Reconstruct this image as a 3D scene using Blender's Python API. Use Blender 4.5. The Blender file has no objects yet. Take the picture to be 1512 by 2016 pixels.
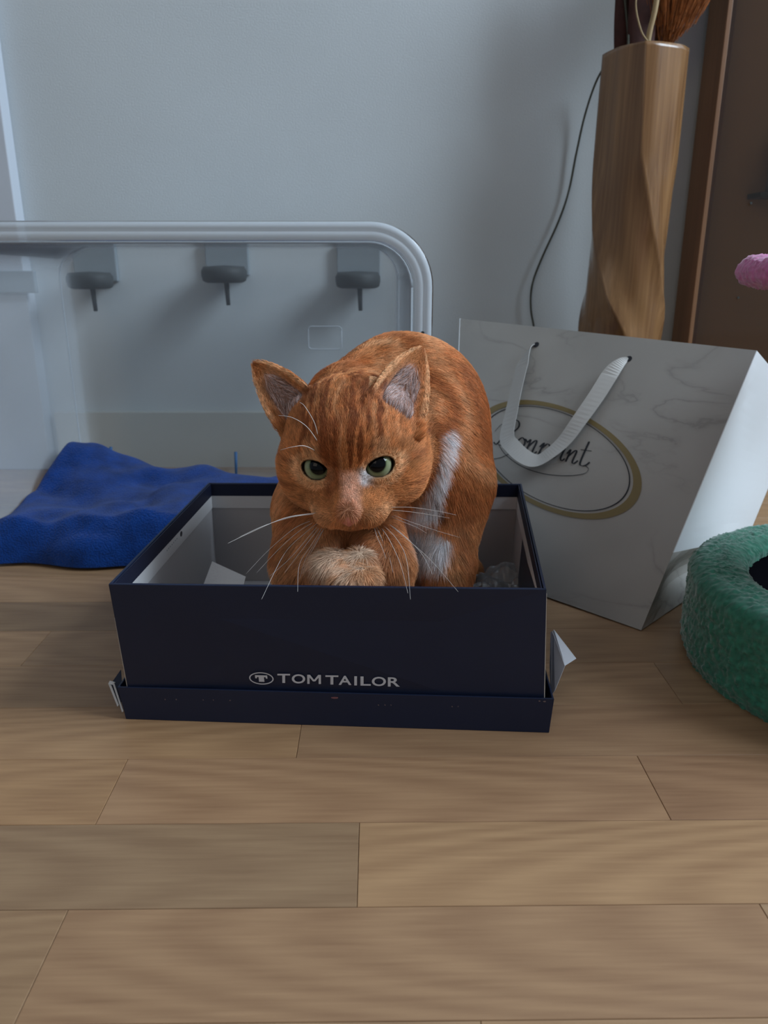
import bpy, bmesh, math, random
import numpy as np
from mathutils import Vector, Matrix
random.seed(4); rng = np.random.default_rng(7)
S = bpy.context.scene; C = S.collection
# ------------------------------------------------------------ camera
F = 1514.0; PITCH = math.radians(18.0); CAMH = 0.3626
cp, sp = math.cos(PITCH), math.sin(PITCH)
cam = bpy.data.cameras.new('camera'); camo = bpy.data.objects.new('camera', cam); C.objects.link(camo)
cam.sensor_fit = 'VERTICAL'; cam.sensor_height = 36; cam.lens = F/2016*36
camo.location = (0, 0, CAMH); camo.rotation_euler = (math.pi/2-PITCH, 0, 0)
cam.clip_start = .01; S.camera = camo
cam.dof.use_dof = True; cam.dof.focus_distance = .60; cam.dof.aperture_fstop = 11
# ------------------------------------------------------------ world and light
W = bpy.data.worlds.new('world'); S.world = W; W.use_nodes = True
W.node_tree.nodes['Background'].inputs[0].default_value = (.62, .70, .80, 1)
W.node_tree.nodes['Background'].inputs[1].default_value = .28
def area(name, loc, target, sx, sy, power, col):
    l = bpy.data.lights.new(name, 'AREA'); l.shape = 'RECTANGLE'; l.size = sx; l.size_y = sy
    l.energy = power; l.color = col
    o = bpy.data.objects.new(name, l); C.objects.link(o); o.location = loc
    o.rotation_euler = (Vector(target)-Vector(loc)).to_track_quat('-Z', 'Y').to_euler()
    return o
area('window_light', (2.15, .42, 1.95), (0, .85, .15), 1.2, 1.2, 84, (.72, .86, 1.0))
area('fill_light', (-.9, -1.2, 1.5), (0, .7, .1), 1.2, 1.0, 4, (1.0, .86, .72))  # added warm fill from the left front, no lamp stands there
S.view_settings.view_transform = 'Standard'; S.view_settings.look = 'None'
S.view_settings.exposure = 0; S.view_settings.gamma = 1; S.view_settings.use_curve_mapping = False

# ------------------------------------------------------------ helpers
def lin(r, g, b):
    return tuple(((c/255)/12.92 if c/255 <= .04045 else ((c/255+.055)/1.055)**2.4) for c in (r, g, b))
def P(px, py, zc):
    u = (px-756)/F; v = (py-1008)/F
    return Vector((u*zc, (cp-v*sp)*zc, CAMH-(sp+v*cp)*zc))
def ray(px, py): return P(px, py, 1.0)-Vector((0, 0, CAMH))
def onZ(px, py, z):
    d = ray(px, py); return Vector((0, 0, CAMH))+d*((z-CAMH)/d.z)
def onY(px, py, y):
    d = ray(px, py); return Vector((0, 0, CAMH))+d*(y/d.y)
def onPlane(px, py, p0, n):
    d = ray(px, py); o = Vector((0, 0, CAMH)); return o+d*((p0-o).dot(n)/d.dot(n))
def empty(name, loc=(0, 0, 0)):
    o = bpy.data.objects.new(name, None); C.objects.link(o); o.location = loc; return o
def tag(o, label, cat, group=None):
    o['label'] = label; o['category'] = cat
    if group: o['group'] = group
    return o
def mobj(name, verts, faces, mat, parent=None, smooth=False, kind=None):
    me = bpy.data.meshes.new(name); me.from_pydata([tuple(v) for v in verts], [], faces); me.update()
    if smooth: me.polygons.foreach_set('use_smooth', [True]*len(me.polygons))
    o = bpy.data.objects.new(name, me); C.objects.link(o)
    if mat: me.materials.append(mat)
    if parent is not None:
        o.parent = parent; o.matrix_parent_inverse = Matrix.Translation(-parent.location)
    if kind: o['kind'] = kind
    return o
def bmobj(name, bm, mat, parent=None, smooth=False, kind=None):
    bmesh.ops.recalc_face_normals(bm, faces=bm.faces)
    me = bpy.data.meshes.new(name); bm.to_mesh(me); bm.free()
    if smooth: me.polygons.foreach_set('use_smooth', [True]*len(me.polygons))
    o = bpy.data.objects.new(name, me); C.objects.link(o)
    if mat: me.materials.append(mat)
    if parent is not None:
        o.parent = parent; o.matrix_parent_inverse = Matrix.Translation(-parent.location)
    if kind: o['kind'] = kind
    return o
def prism(bm, q0, q1, bev=0):
    """hexahedron from two quads of 4 points"""
    vs = [bm.verts.new(tuple(p)) for p in list(q0)+list(q1)]
    fs = [(0, 1, 2, 3), (7, 6, 5, 4), (0, 4, 5, 1), (1, 5, 6, 2), (2, 6, 7, 3), (3, 7, 4, 0)]
    fl = [bm.faces.new([vs[i] for i in f]) for f in fs]
    if bev:
        es = set(e for f in fl for e in f.edges)
        bmesh.ops.recalc_face_normals(bm, faces=fl)
        bmesh.ops.bevel(bm, geom=list(es), offset=bev, segments=2, affect='EDGES', profile=.6)
def box(bm, a, b, bev=0):
    x0, y0, z0 = a; x1, y1, z1 = b
    prism(bm, [(x0, y0, z0), (x1, y0, z0), (x1, y1, z0), (x0, y1, z0)],
          [(x0, y0, z1), (x1, y0, z1), (x1, y1, z1), (x0, y1, z1)], bev)
def catmull(pts, n=8):
    pts = [Vector(p) for p in pts]; out = []
    for i in range(len(pts)-1):
        p0 = pts[max(i-1, 0)]; p1 = pts[i]; p2 = pts[i+1]; p3 = pts[min(i+2, len(pts)-1)]
        for k in range(n):
            t = k/n
            out.append(.5*((2*p1)+(p2-p0)*t+(2*p0-5*p1+4*p2-p3)*t*t+(3*p1-p0-3*p2+p3)*t**3))
    out.append(pts[-1]); return out
def tube(pts, r0, r1=None, seg=6):
    r1 = r0 if r1 is None else r1
    vs, fs = [], []; n = len(pts); up = Vector((.13, .2, .97)).normalized()
    for i, p in enumerate(pts):
        t = (pts[min(i+1, n-1)]-pts[max(i-1, 0)]).normalized()
        a = t.cross(up); a = a.normalized() if a.length > .05 else t.cross(Vector((1, 0, 0))).normalized()
        b = t.cross(a); r = r0+(r1-r0)*i/(n-1)
        for k in range(seg):
            an = 2*math.pi*k/seg; vs.append(p+(a*math.cos(an)+b*math.sin(an))*r)
    for i in range(n-1):
        for k in range(seg):
            k2 = (k+1) % seg; fs.append((i*seg+k, i*seg+k2, (i+1)*seg+k2, (i+1)*seg+k))
    fs.append(tuple(range(seg))[::-1]); fs.append(tuple((n-1)*seg+k for k in range(seg)))
    return vs, fs
def lathe(prof, cx, cy, seg=64):
    vs, fs = [], []; n = len(prof)
    for k in range(seg):
        a = 2*math.pi*k/seg
        for r, z in prof: vs.append((cx+r*math.cos(a), cy+r*math.sin(a), z))
    for k in range(seg):
        k2 = (k+1) % seg
        for i in range(n-1): fs.append((k*n+i, k2*n+i, k2*n+i+1, k*n+i+1))
    return vs, fs
# lattice noise in numpy
_perm = rng.random((32, 32, 32)).astype(np.float32)
def noise(p, s):
    q = np.asarray(p, dtype=np.float32)*s+100.0
    i = np.floor(q).astype(int); f = q-i; f = f*f*(3-2*f); out = 0
    for dx in (0, 1):
        wx = f[:, 0] if dx else 1-f[:, 0]
        for dy in (0, 1):
            wy = f[:, 1] if dy else 1-f[:, 1]
            for dz in (0, 1):
                wz = f[:, 2] if dz else 1-f[:, 2]
                out = out+wx*wy*wz*_perm[(i[:, 0]+dx) % 32, (i[:, 1]+dy) % 32, (i[:, 2]+dz) % 32]
    return out
def sstep(a, b, x):
    t = np.clip((x-a)/(b-a), 0, 1); return t*t*(3-2*t)

# ------------------------------------------------------------ materials
def mat(name, col, rough=.6, spec=.4, sheen=0, bump=None, vary=None, metal=0, coat=0):
    m = bpy.data.materials.new(name); m.use_nodes = True; nt = m.node_tree; b = nt.nodes['Principled BSDF']
    b.inputs['Base Color'].default_value = (*col, 1); b.inputs['Roughness'].default_value = rough
    b.inputs['Specular IOR Level'].default_value = spec; b.inputs['Metallic'].default_value = metal
    b.inputs['Sheen Weight'].default_value = sheen; b.inputs['Coat Weight'].default_value = coat
    tc = nt.nodes.new('ShaderNodeTexCoord')
    if vary:
        sc, amt = vary; n = nt.nodes.new('ShaderNodeTexNoise'); n.inputs['Scale'].default_value = sc; n.inputs['Detail'].default_value = 4
        nt.links.new(tc.outputs['Object'], n.inputs['Vector'])
        mr = nt.nodes.new('ShaderNodeMapRange'); mr.inputs['To Min'].default_value = 1-amt; mr.inputs['To Max'].default_value = 1+amt
        mr.inputs['From Min'].default_value = .3; mr.inputs['From Max'].default_value = .7
        nt.links.new(n.outputs[0], mr.inputs[0])
        mx = nt.nodes.new('ShaderNodeVectorMath'); mx.operation = 'SCALE'; mx.inputs[0].default_value = col
        nt.links.new(mr.outputs[0], mx.inputs['Scale']); nt.links.new(mx.outputs[0], b.inputs['Base Color'])
    if bump:
        sc, st, di = bump; n = nt.nodes.new('ShaderNodeTexNoise'); n.inputs['Scale'].default_value = sc; n.inputs['Detail'].default_value = 3
        nt.links.new(tc.outputs['Object'], n.inputs['Vector'])
        bp = nt.nodes.new('ShaderNodeBump'); bp.inputs['Strength'].default_value = st; bp.inputs['Distance'].default_value = di
        nt.links.new(n.outputs[0], bp.inputs['Height']); nt.links.new(bp.outputs[0], b.inputs['Normal'])
    return m
def ramp(nt, stops):
    r = nt.nodes.new('ShaderNodeValToRGB'); e = r.color_ramp.elements
    e[0].position = stops[0][0]; e[0].color = (*stops[0][1], 1); e[1].position = stops[-1][0]; e[1].color = (*stops[-1][1], 1)
    for p_, c_ in stops[1:-1]:
        x = e.new(p_); x.color = (*c_, 1)
    return r

M = {}
M['wall'] = mat('wall_paint', (.58, .62, .635), .85, .2, bump=(420, .25, .0015), vary=(2.6, .05))
M['casing'] = mat('casing_white', (.58, .62, .68), .5, .4)
M['board'] = mat('skirting_white', (.55, .55, .50), .5, .4)
M['ceiling'] = mat('ceiling_white', (.7, .7, .7), .9, .2)
M['navy'] = mat('navy_card', lin(27, 37, 62), .42, .35, bump=(900, .05, .0003), vary=(14, .07))
M['navy_in'] = mat('navy_card_fold', lin(24, 30, 52), .5, .3)
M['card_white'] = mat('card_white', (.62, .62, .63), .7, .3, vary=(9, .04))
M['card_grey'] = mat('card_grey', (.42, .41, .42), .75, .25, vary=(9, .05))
M['card_raw'] = mat('card_raw_edge', (.60, .56, .50), .8, .2)
M['print'] = mat('silver_print', (.62, .64, .70), .5, .4)
M['print_dark'] = mat('dark_print', (.05, .05, .06), .6, .3)
M['tissue'] = mat('tissue_white', (.66, .66, .68), .6, .3, bump=(60, .5, .003))
M['blue'] = mat('blue_fleece', lin(16, 60, 132), .95, .05, sheen=.15, bump=(500, 1.0, .003), vary=(40, .3))
M['paper_blue'] = mat('flap_white', (.75, .80, .88), .6, .3)
M['grey_plastic'] = mat('grey_plastic', (.045, .05, .052), .6, .3)
M['grey_plate'] = mat('grey_plate', (.27, .31, .335), .7, .3)
M['blue_peg'] = mat('blue_peg', (.05, .13, .28), .6, .3)
M['green'] = mat('green_plush', lin(52, 118, 96), .95, .1, sheen=.5, vary=(160, .30))
M['shade_in'] = mat('shade_lining', (.004, .004, .006), .95, .02)  # near-black colour carries the shade inside the tub
M['pink'] = mat('pink_plush', lin(190, 105, 155), .95, .1, sheen=.4, vary=(140, .22))
M['sisal'] = mat('sisal_rope', (.35, .26, .16), .9, .1, bump=(300, .6, .002))
M['cable'] = mat('thin_vine', lin(70, 70, 60), .6, .3)
M['ribbon'] = mat('ribbon_cream', (.47, .455, .43), .5, .4, bump=(700, .1, .0004))
M['gold'] = mat('gold_brown_print', lin(125, 108, 70), .45, .4)
M['ink'] = mat('ink', (.02, .02, .025), .5, .3)
M['stem'] = mat('straw', (.35, .25, .13), .7, .3)
M['darkleaf'] = mat('dried_red_leaf', (.05, .016, .012), .7, .3, vary=(60, .3))
M['rust'] = mat('rust_plume', (.24, .075, .018), .8, .2, vary=(120, .4))
M['metal_dark'] = mat('dark_edge', (.05, .06, .06), .4, .4)
M['steel'] = mat('steel', (.55, .57, .6), .35, .5, metal=.6)
def clear(name, tint, diff, rough=.05, fres=1.35, graze=0):
    m = bpy.data.materials.new(name); m.use_nodes = True; nt = m.node_tree; nt.nodes.remove(nt.nodes['Principled BSDF'])
    t = nt.nodes.new('ShaderNodeBsdfTransparent'); t.inputs[0].default_value = (*tint, 1)
    d = nt.nodes.new('ShaderNodeBsdfDiffuse'); d.inputs[0].default_value = (.75, .8, .85, 1)
    g = nt.nodes.new('ShaderNodeBsdfGlossy'); g.inputs['Roughness'].default_value = rough
    fr = nt.nodes.new('ShaderNodeFresnel'); fr.inputs[0].default_value = fres
    a = nt.nodes.new('ShaderNodeMixShader'); a.inputs[0].default_value = diff
    if graze:
        lw = nt.nodes.new('ShaderNodeLayerWeight'); pw = nt.nodes.new('ShaderNodeMath'); pw.operation = 'POWER'; pw.inputs[1].default_value = 2.2
        nt.links.new(lw.outputs['Facing'], pw.inputs[0]); ma = nt.nodes.new('ShaderNodeMath'); ma.operation = 'MULTIPLY_ADD'; ma.inputs[1].default_value = graze; ma.inputs[2].default_value = diff
        nt.links.new(pw.outputs[0], ma.inputs[0]); nt.links.new(ma.outputs[0], a.inputs[0])
    b = nt.nodes.new('ShaderNodeMixShader')
    nt.links.new(t.outputs[0], a.inputs[1]); nt.links.new(d.outputs[0], a.inputs[2])
    nt.links.new(fr.outputs[0], b.inputs[0]); nt.links.new(a.outputs[0], b.inputs[1]); nt.links.new(g.outputs[0], b.inputs[2])
    nt.links.new(b.outputs[0], nt.nodes['Material Output'].inputs[0]); return m
M['clear'] = clear('clear_plastic', (.975, .98, .98), .085, .12, 1.05, .55)
M['rim'] = clear('frosted_rim', (.92, .94, .95), .55, .15, 1.18)
M['smoke'] = clear('cabinet_glass', (.86, .82, .76), .02, .05, 1.25)

def wood_mat(name, colA, colB, along='X', scale=1.0, rough=.45, rings=9, tint=False):
    m = bpy.data.materials.new(name); m.use_nodes = True; nt = m.node_tree; b = nt.nodes['Principled BSDF']; L = nt.links.new
    tc = nt.nodes.new('ShaderNodeTexCoord'); oi = nt.nodes.new('ShaderNodeObjectInfo')
    mp = nt.nodes.new('ShaderNodeMapping')
    sc = {'X': (1.7*scale, 8*scale, 8), 'Z': (14*scale, 14*scale, 1.4*scale)}[along]
    mp.inputs['Scale'].default_value = sc
    L(tc.outputs['Object'], mp.inputs['Vector'])
    mul = nt.nodes.new('ShaderNodeMath'); mul.operation = 'MULTIPLY'; mul.inputs[1].default_value = 37
    L(oi.outputs['Random'], mul.inputs[0])
    ad = nt.nodes.new('ShaderNodeVectorMath'); ad.operation = 'ADD'; L(mp.outputs[0], ad.inputs[0]); L(mul.outputs[0], ad.inputs[1])
    n = nt.nodes.new('ShaderNodeTexNoise'); n.inputs['Scale'].default_value = 1.0; n.inputs['Detail'].default_value = 1.5; n.inputs['Roughness'].default_value = .35
    L(ad.outputs[0], n.inputs['Vector'])
    k = nt.nodes.new('ShaderNodeMath'); k.operation = 'MULTIPLY'; k.inputs[1].default_value = rings*6.28*(.42 if along == 'X' else 1); L(n.outputs[0], k.inputs[0])
    phase = k.outputs[0]
    if along == 'X':      # nested cathedral arches along each strip
        def mth(op, a_, b_):
            q = nt.nodes.new('ShaderNodeMath'); q.operation = op
            for i_, v_ in enumerate((a_, b_)):
                if isinstance(v_, (int, float)): q.inputs[i_].default_value = v_
                else: L(v_, q.inputs[i_])
            return q.outputs[0]
        sx = nt.nodes.new('ShaderNodeSeparateXYZ'); L(tc.outputs['Object'], sx.inputs[0])
        yc = mth('MULTIPLY', mth('SUBTRACT', oi.outputs['Random'], .5), .05)
        dy = mth('SUBTRACT', sx.outputs[1], yc); par = mth('MULTIPLY', mth('MULTIPLY', dy, dy), 105)
        sg = mth('SUBTRACT', mth('MULTIPLY', mth('GREATER_THAN', mth('FRACT', mth('MULTIPLY', oi.outputs['Random'], 7.3), 0), .5), 2), 1)
        ph = mth('MULTIPLY', mth('ADD', mth('MULTIPLY', sx.outputs[0], sg), par), 62)
        phase = mth('ADD', phase, ph)
    s = nt.nodes.new('ShaderNodeMath'); s.operation = 'SINE'; L(phase, s.inputs[0])
    # fine fibres
    mp2 = nt.nodes.new('ShaderNodeMapping'); mp2.inputs['Scale'].default_value = {'X': (18, 300, 60), 'Z': (220, 220, 5)}[along]
    ad2 = nt.nodes.new('ShaderNodeVectorMath'); ad2.operation = 'ADD'; L(tc.outputs['Object'], ad2.inputs[0]); L(mul.outputs[0], ad2.inputs[1]); L(ad2.outputs[0], mp2.inputs['Vector'])
    n2 = nt.nodes.new('ShaderNodeTexNoise'); n2.inputs['Scale'].default_value = 1; n2.inputs['Detail'].default_value = 4; L(mp2.outputs[0], n2.inputs['Vector'])
    mr = nt.nodes.new('ShaderNodeMapRange'); mr.inputs[1].default_value = -1; mr.inputs[2].default_value = 1; mr.inputs[3].default_value = .34; mr.inputs[4].default_value = .66
    L(s.outputs[0], mr.inputs[0])
    m2 = nt.nodes.new('ShaderNodeMix'); m2.inputs[0].default_value = .50; L(mr.outputs[0], m2.inputs[2]); L(n2.outputs[0], m2.inputs[3])
    r = ramp(nt, [(.25, colA), (.75, colB)]); L(m2.outputs[0], r.inputs[0])
    out = r.outputs[0]
    if tint:
        mm = nt.nodes.new('ShaderNodeMix'); mm.data_type = 'RGBA'; mm.blend_type = 'MULTIPLY'; mm.inputs[0].default_value = 1
        L(out, mm.inputs[6]); L(oi.outputs['Color'], mm.inputs[7]); out = mm.outputs[2]
    L(out, b.inputs['Base Color']); b.inputs['Roughness'].default_value = rough; b.inputs['Specular IOR Level'].default_value = .4
    bp = nt.nodes.new('ShaderNodeBump'); bp.inputs['Strength'].default_value = .12; bp.inputs['Distance'].default_value = .0006
    L(n2.outputs[0], bp.inputs['Height']); L(bp.outputs[0], b.inputs['Normal'])
    return m
M['floor'] = wood_mat('beech_laminate', lin(140, 108, 80), lin(172, 139, 105), 'X', 1, .45, 9, True)
M['joint'] = mat('floor_joint', lin(112, 86, 64), .8, .2)
M['vase'] = wood_mat('vase_wood', lin(92, 62, 38), lin(148, 111, 74), 'Z', 1.2, .2, 4)
M['cab'] = wood_mat('cabinet_wood', lin(105, 74, 50), lin(140, 102, 72), 'Z', .8, .5, 3)
M['cab_in'] = mat('cabinet_inside', lin(165, 135, 104), .7, .3)

def marble_mat():
    m = bpy.data.materials.new('marbled_paper'); m.use_nodes = True; nt = m.node_tree; b = nt.nodes['Principled BSDF']; L = nt.links.new
    tc = nt.nodes.new('ShaderNodeTexCoord')
    n = nt.nodes.new('ShaderNodeTexNoise'); n.inputs['Scale'].default_value = 9; n.inputs['Detail'].default_value = 6; n.inputs['Distortion'].default_value = .6
    mp = nt.nodes.new('ShaderNodeMapping'); mp.inputs['Rotation'].default_value = (0, .6, .5); mp.inputs['Scale'].default_value = (.7, .7, 1.6)
    L(tc.outputs['Object'], mp.inputs[0]); L(mp.outputs[0], n.inputs['Vector'])
    s = nt.nodes.new('ShaderNodeMath'); s.operation = 'SUBTRACT'; s.inputs[1].default_value = .5; L(n.outputs[0], s.inputs[0])
    a = nt.nodes.new('ShaderNodeMath'); a.operation = 'ABSOLUTE'; L(s.outputs[0], a.inputs[0])
    v = ramp(nt, [(0, (.74,)*3), (.012, (.92,)*3), (.04, (1,)*3)]); L(a.outputs[0], v.inputs[0])
    n2 = nt.nodes.new('ShaderNodeTexNoise'); n2.inputs['Scale'].default_value = 5; n2.inputs['Detail'].default_value = 3; L(tc.outputs['Object'], n2.inputs['Vector'])
    c = ramp(nt, [(.3, (.31, .292, .268)), (.7, (.41, .388, .358))]); L(n2.outputs[0], c.inputs[0])
    n3 = nt.nodes.new('ShaderNodeTexNoise'); n3.inputs['Scale'].default_value = 7; L(tc.outputs['Object'], n3.inputs['Vector'])
    f = nt.nodes.new('ShaderNodeMapRange'); f.inputs[1].default_value = .42; f.inputs[2].default_value = .6; L(n3.outputs[0], f.inputs[0])
    mm = nt.nodes.new('ShaderNodeMix'); mm.data_type = 'RGBA'; mm.blend_type = 'MULTIPLY'
    L(f.outputs[0], mm.inputs[0]); L(c.outputs[0], mm.inputs[6]); L(v.outputs[0], mm.inputs[7]); L(mm.outputs[2], b.inputs['Base Color'])
    b.inputs['Roughness'].default_value = .5; b.inputs['Specular IOR Level'].default_value = .3
    return m
M['marble'] = marble_mat()
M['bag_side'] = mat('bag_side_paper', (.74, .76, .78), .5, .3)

# ------------------------------------------------------------ room
WY = 1.40
def plain(name, a, b, m, parent=None):
    bm = bmesh.new(); box(bm, a, b); o = bmobj(name, bm, m, parent); 
    if parent is None: o['kind'] = 'structure'
    return o
floor = plain('floor', (-2.2, -1.6, -.03), (2.4, WY, -.004), M['joint'])
plain('wall_back', (-2.2, WY, -.03), (2.4, WY+.1, 2.5), M['wall'])
plain('wall_left', (-2.3, -1.6, -.03), (-2.2, WY+.1, 2.5), M['wall'])
plain('ceiling', (-2.3, -1.6, 2.5), (2.5, WY+.1, 2.6), M['ceiling'])
plain('baseboard_back', (-.60, WY-.014, 0), (2.4, WY, .102), M['board'])
# right wall with a window opening
bm = bmesh.new()
box(bm, (2.4, -1.6, -.03), (2.5, WY+.1, 1.1)); box(bm, (2.4, -1.6, 2.45), (2.5, WY+.1, 2.5))
box(bm, (2.4, -1.6, 1.1), (2.5, -.4, 2.45)); box(bm, (2.4, 1.1, 1.1), (2.5, WY+.1, 2.45))
o = bmobj('wall_right', bm, M['wall']); o['kind'] = 'structure'
win = empty('window_1', (2.45, .35, 1.1)); win['kind'] = 'structure'
bm = bmesh.new()
for a, b in (((2.42, -.4, 1.1), (2.48, -.34, 2.45)), ((2.42, 1.04, 1.1), (2.48, 1.1, 2.45)), ((2.42, -.34, 1.1), (2.48, 1.04, 1.16)),
             ((2.42, -.34, 2.39), (2.48, 1.04, 2.45)), ((2.43, .32, 1.16), (2.47, .38, 2.39))): box(bm, a, b)
bmobj('window_frame', bm, M['casing'], win)
for y0, y1 in ((-.34, .32), (.38, 1.04)):
    bm = bmesh.new(); box(bm, (2.448, y0, 1.16), (2.452, y1, 2.39)); bmobj('pane', bm, clear('window_glass', (.97, .98, .98), 0, .0, 1.3), win)
# door casing at left, standing 3 cm proud of the wall
bm = bmesh.new()
box(bm, (-.90, WY-.032, 0), (-.612, WY, 2.1), .002)
o = bmobj('trim_1', bm, M['casing']); o['kind'] = 'structure'

# floor planks: every strip is its own part
def plank(x0, x1, y0, y1, col):
    bm = bmesh.new(); g = .00015; bv = .00035
    box(bm, (x0+g, y0+g, -.004), (x1-g, y1-g, 0), 0)
    top = [e for e in bm.edges if all(v.co.z > -.001 for v in e.verts)]
    bmesh.ops.recalc_face_normals(bm, faces=bm.faces)
    bmesh.ops.bevel(bm, geom=top, offset=bv, segments=1, affect='EDGES')
    c_ = Vector(((x0+x1)/2, (y0+y1)/2, 0)); bmesh.ops.translate(bm, verts=bm.verts, vec=-c_)
    o = bmobj('plank', bm, M['floor']); o.parent = floor; A_ = .011
    o.location = (c_.x*math.cos(A_)-(c_.y-.36)*math.sin(A_), .36+c_.x*math.sin(A_)+(c_.y-.36)*math.cos(A_), 0); o.rotation_euler = (0, 0, A_); o.color = (*col, 1); return o
rw = .0722; y = .3605-rw*6
ri = -6
knownj = {-1: [-.615, -.186, .223], 0: [-.42, -.016, .40], 1: [-.60, -.195, .197, .60], 2: [-.47, -.066, .34], 3: [-.60, -.15, .26],
          4: [-.34, .06, .45], 5: [-.47, .0, .38]}
tints = {(-1, -.186): (1.0, .95, .93), (0, -.42): (.86, .87, .88), (0, -.016): (1.12, 1.07, 1.0), (1, -.195): (1.05, .98, .95), (1, -.60): (1.08, 1.0, .9),
         (1, .197): (.92, .84, .82), (2, -.47): (1.12, 1.06, .98), (2, -.066): (.97, .92, .90), (5, -.47): (.72, .74, .76), (4, -.34): (.9, .9, .9)}
while y < WY+.029:
    y1 = min(y+rw, WY+.03)
    js = knownj.get(ri)
    if not js:
        a = random.uniform(-.6, -.35); js = [a+.405*i+random.uniform(-.03, .03) for i in range(3)]
    js = list(js)
    while js[0] > -1.9: js.insert(0, js[0]-random.uniform(.38, .43))
    while js[-1] < 2.1: js.append(js[-1]+random.uniform(.38, .43))
    js = [max(js[0], -2.2)]+js[1:]
    js[0] = -2.2; js[-1] = 2.4
    for a, b in zip(js[:-1], js[1:]):
        v = random.uniform(.88, 1.1); w = random.uniform(-.04, .04)
        plank(a, b, y, y1, tints.get((ri, a), (v, v*(1-w*.4), v*(1-w))))
    y = y1; ri += 1
floor.rotation_euler = (0, 0, 0)

# ------------------------------------------------------------ shoe box and its lid underneath
BT = .125
TF = [onZ(213, 1150, BT), onZ(1076, 1160, BT), onZ(1027, 952, BT), onZ(410, 950, BT)]   # FL FR BR BL top
LB = [onZ(248, 1416, 0), onZ(1081, 1443, 0)]
dback = [TF[3]+Vector((-.004, .006, -BT)), TF[2]+Vector((-.002, .000, -BT))]
LID = [LB[0], LB[1], dback[1], dback[0]]                                                 # FL FR BR BL floor
def inset(q, d):
    c = sum(q, Vector())/4; out = []
    n = len(q)
    for i in range(n):
        a, b, e = q[i-1], q[i], q[(i+1) % n]
        e1 = (b-a); e1.z = 0; e1.normalize(); e2 = (e-b); e2.z = 0; e2.normalize()
        n1 = Vector((-e1.y, e1.x, 0)); n2 = Vector((-e2.y, e2.x, 0))
        k = (n1+n2); k = k/max(k.dot(n1), .2)
        out.append(b+k*d)
    return out
LT = [p+Vector((0, 0, .0315)) for p in LID]; LT[0] += Vector((-.004, 0, -.001)); LT[1] += Vector((.002, 0, 0))
lid = empty('box_lid', (LID[0]+LID[2])/2); tag(lid, 'navy cardboard lid turned upside down under the shoe box, its front left corner torn', 'box lid')
th = .0016
LBi = inset(LID, th); LTi = inset(LT, th)
names = ['front_flange', 'side_flange', 'back_flange', 'side_flange']
for i in range(4):
    j = (i+1) % 4; bm = bmesh.new()
    prism(bm, [LID[i], LID[j], LBi[j], LBi[i]], [LT[i], LT[j], LTi[j], LTi[i]], .0005)
    bmobj(names[i], bm, M['navy'], lid)
bm = bmesh.new(); prism(bm, [p+Vector((0, 0, .0003)) for p in LBi], [p+Vector((0, 0, .002)) for p in LBi]); bmobj('lid_base', bm, M['card_white'], lid)
# torn corner: folded layers of card at the front-left
def sheet(name, pts, m, parent, thick=.0006, div=1):
    bm = bmesh.new(); pts = [Vector(p) for p in pts]
    n = (pts[1]-pts[0]).cross(pts[2]-pts[0]).normalized()*thick
    a = [bm.verts.new(p) for p in pts]; b = [bm.verts.new(p+n) for p in pts]
    bm.faces.new(a); bm.faces.new(b[::-1])
    for i in range(len(pts)):
        j = (i+1) % len(pts); bm.faces.new([a[i], b[i], b[j], a[j]])
    return bmobj(name, bm, m, parent)
c0 = LID[0]
for pts in ([P(221, 1344, .648), P(225, 1345, .648), P(243, 1400, .640), P(240, 1402, .640)],
            [P(213, 1346, .652), P(217, 1344, .652), P(234, 1388, .645), P(231, 1391, .645)],
            [P(213, 1346, .652), P(216, 1340, .652), P(226, 1343, .648), P(221, 1348, .648)]):
    sheet('torn_corner', pts, M['card_white'], lid, .0010)['label'] = 'torn white card edge'
sheet('torn_flap', [P(217, 1348, .655), P(238, 1318, .67), P(241, 1362, .6465), P(236, 1392, .648)], M['navy_in'], lid, .0010)
# worn flecks on the lid's front edge
def scuff(px, py, w, h, parent, m, z=None):
    p = onPlane(px, py, LID[0]+Vector((0, -.0004, 0)), (LID[1]-LID[0]).cross(Vector((0, 0, 1))).normalized())
    pts = []
    for k in range(7):
        a = 2*math.pi*k/7; r = random.uniform(.6, 1.1)
        pts.append(p+(LID[1]-LID[0]).normalized()*math.cos(a)*w*r+Vector((0, 0, 1))*math.sin(a)*h*r)
    return pts
bm = bmesh.new()
for px, py, w in [(325, 1377, 1), (347, 1377, 1), (400, 1378, 1), (420, 1378, .8), (453, 1379, 1.4), (745, 1388, 1), (758, 1388, 1.2), (770, 1388, .9), (890, 1391, 1), (902, 1391, .8), (1062, 1380, 2), (1072, 1381, 2)]:
    pts = scuff(px, py, .0006*w, .0008, lid, None); bm.faces.new([bm.verts.new(q) for q in pts])
bmobj('scuff', bm, mat('scuff_fibre', lin(120, 105, 105), .9, .1), lid, kind='stuff')
pts = scuff(660, 1374, .0035, .001, lid, None); bm = bmesh.new(); bm.faces.new([bm.verts.new(q) for q in pts]); bmobj('scuff', bm, mat('scuff_pink', lin(130, 90, 95), .9, .1), lid)

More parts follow.
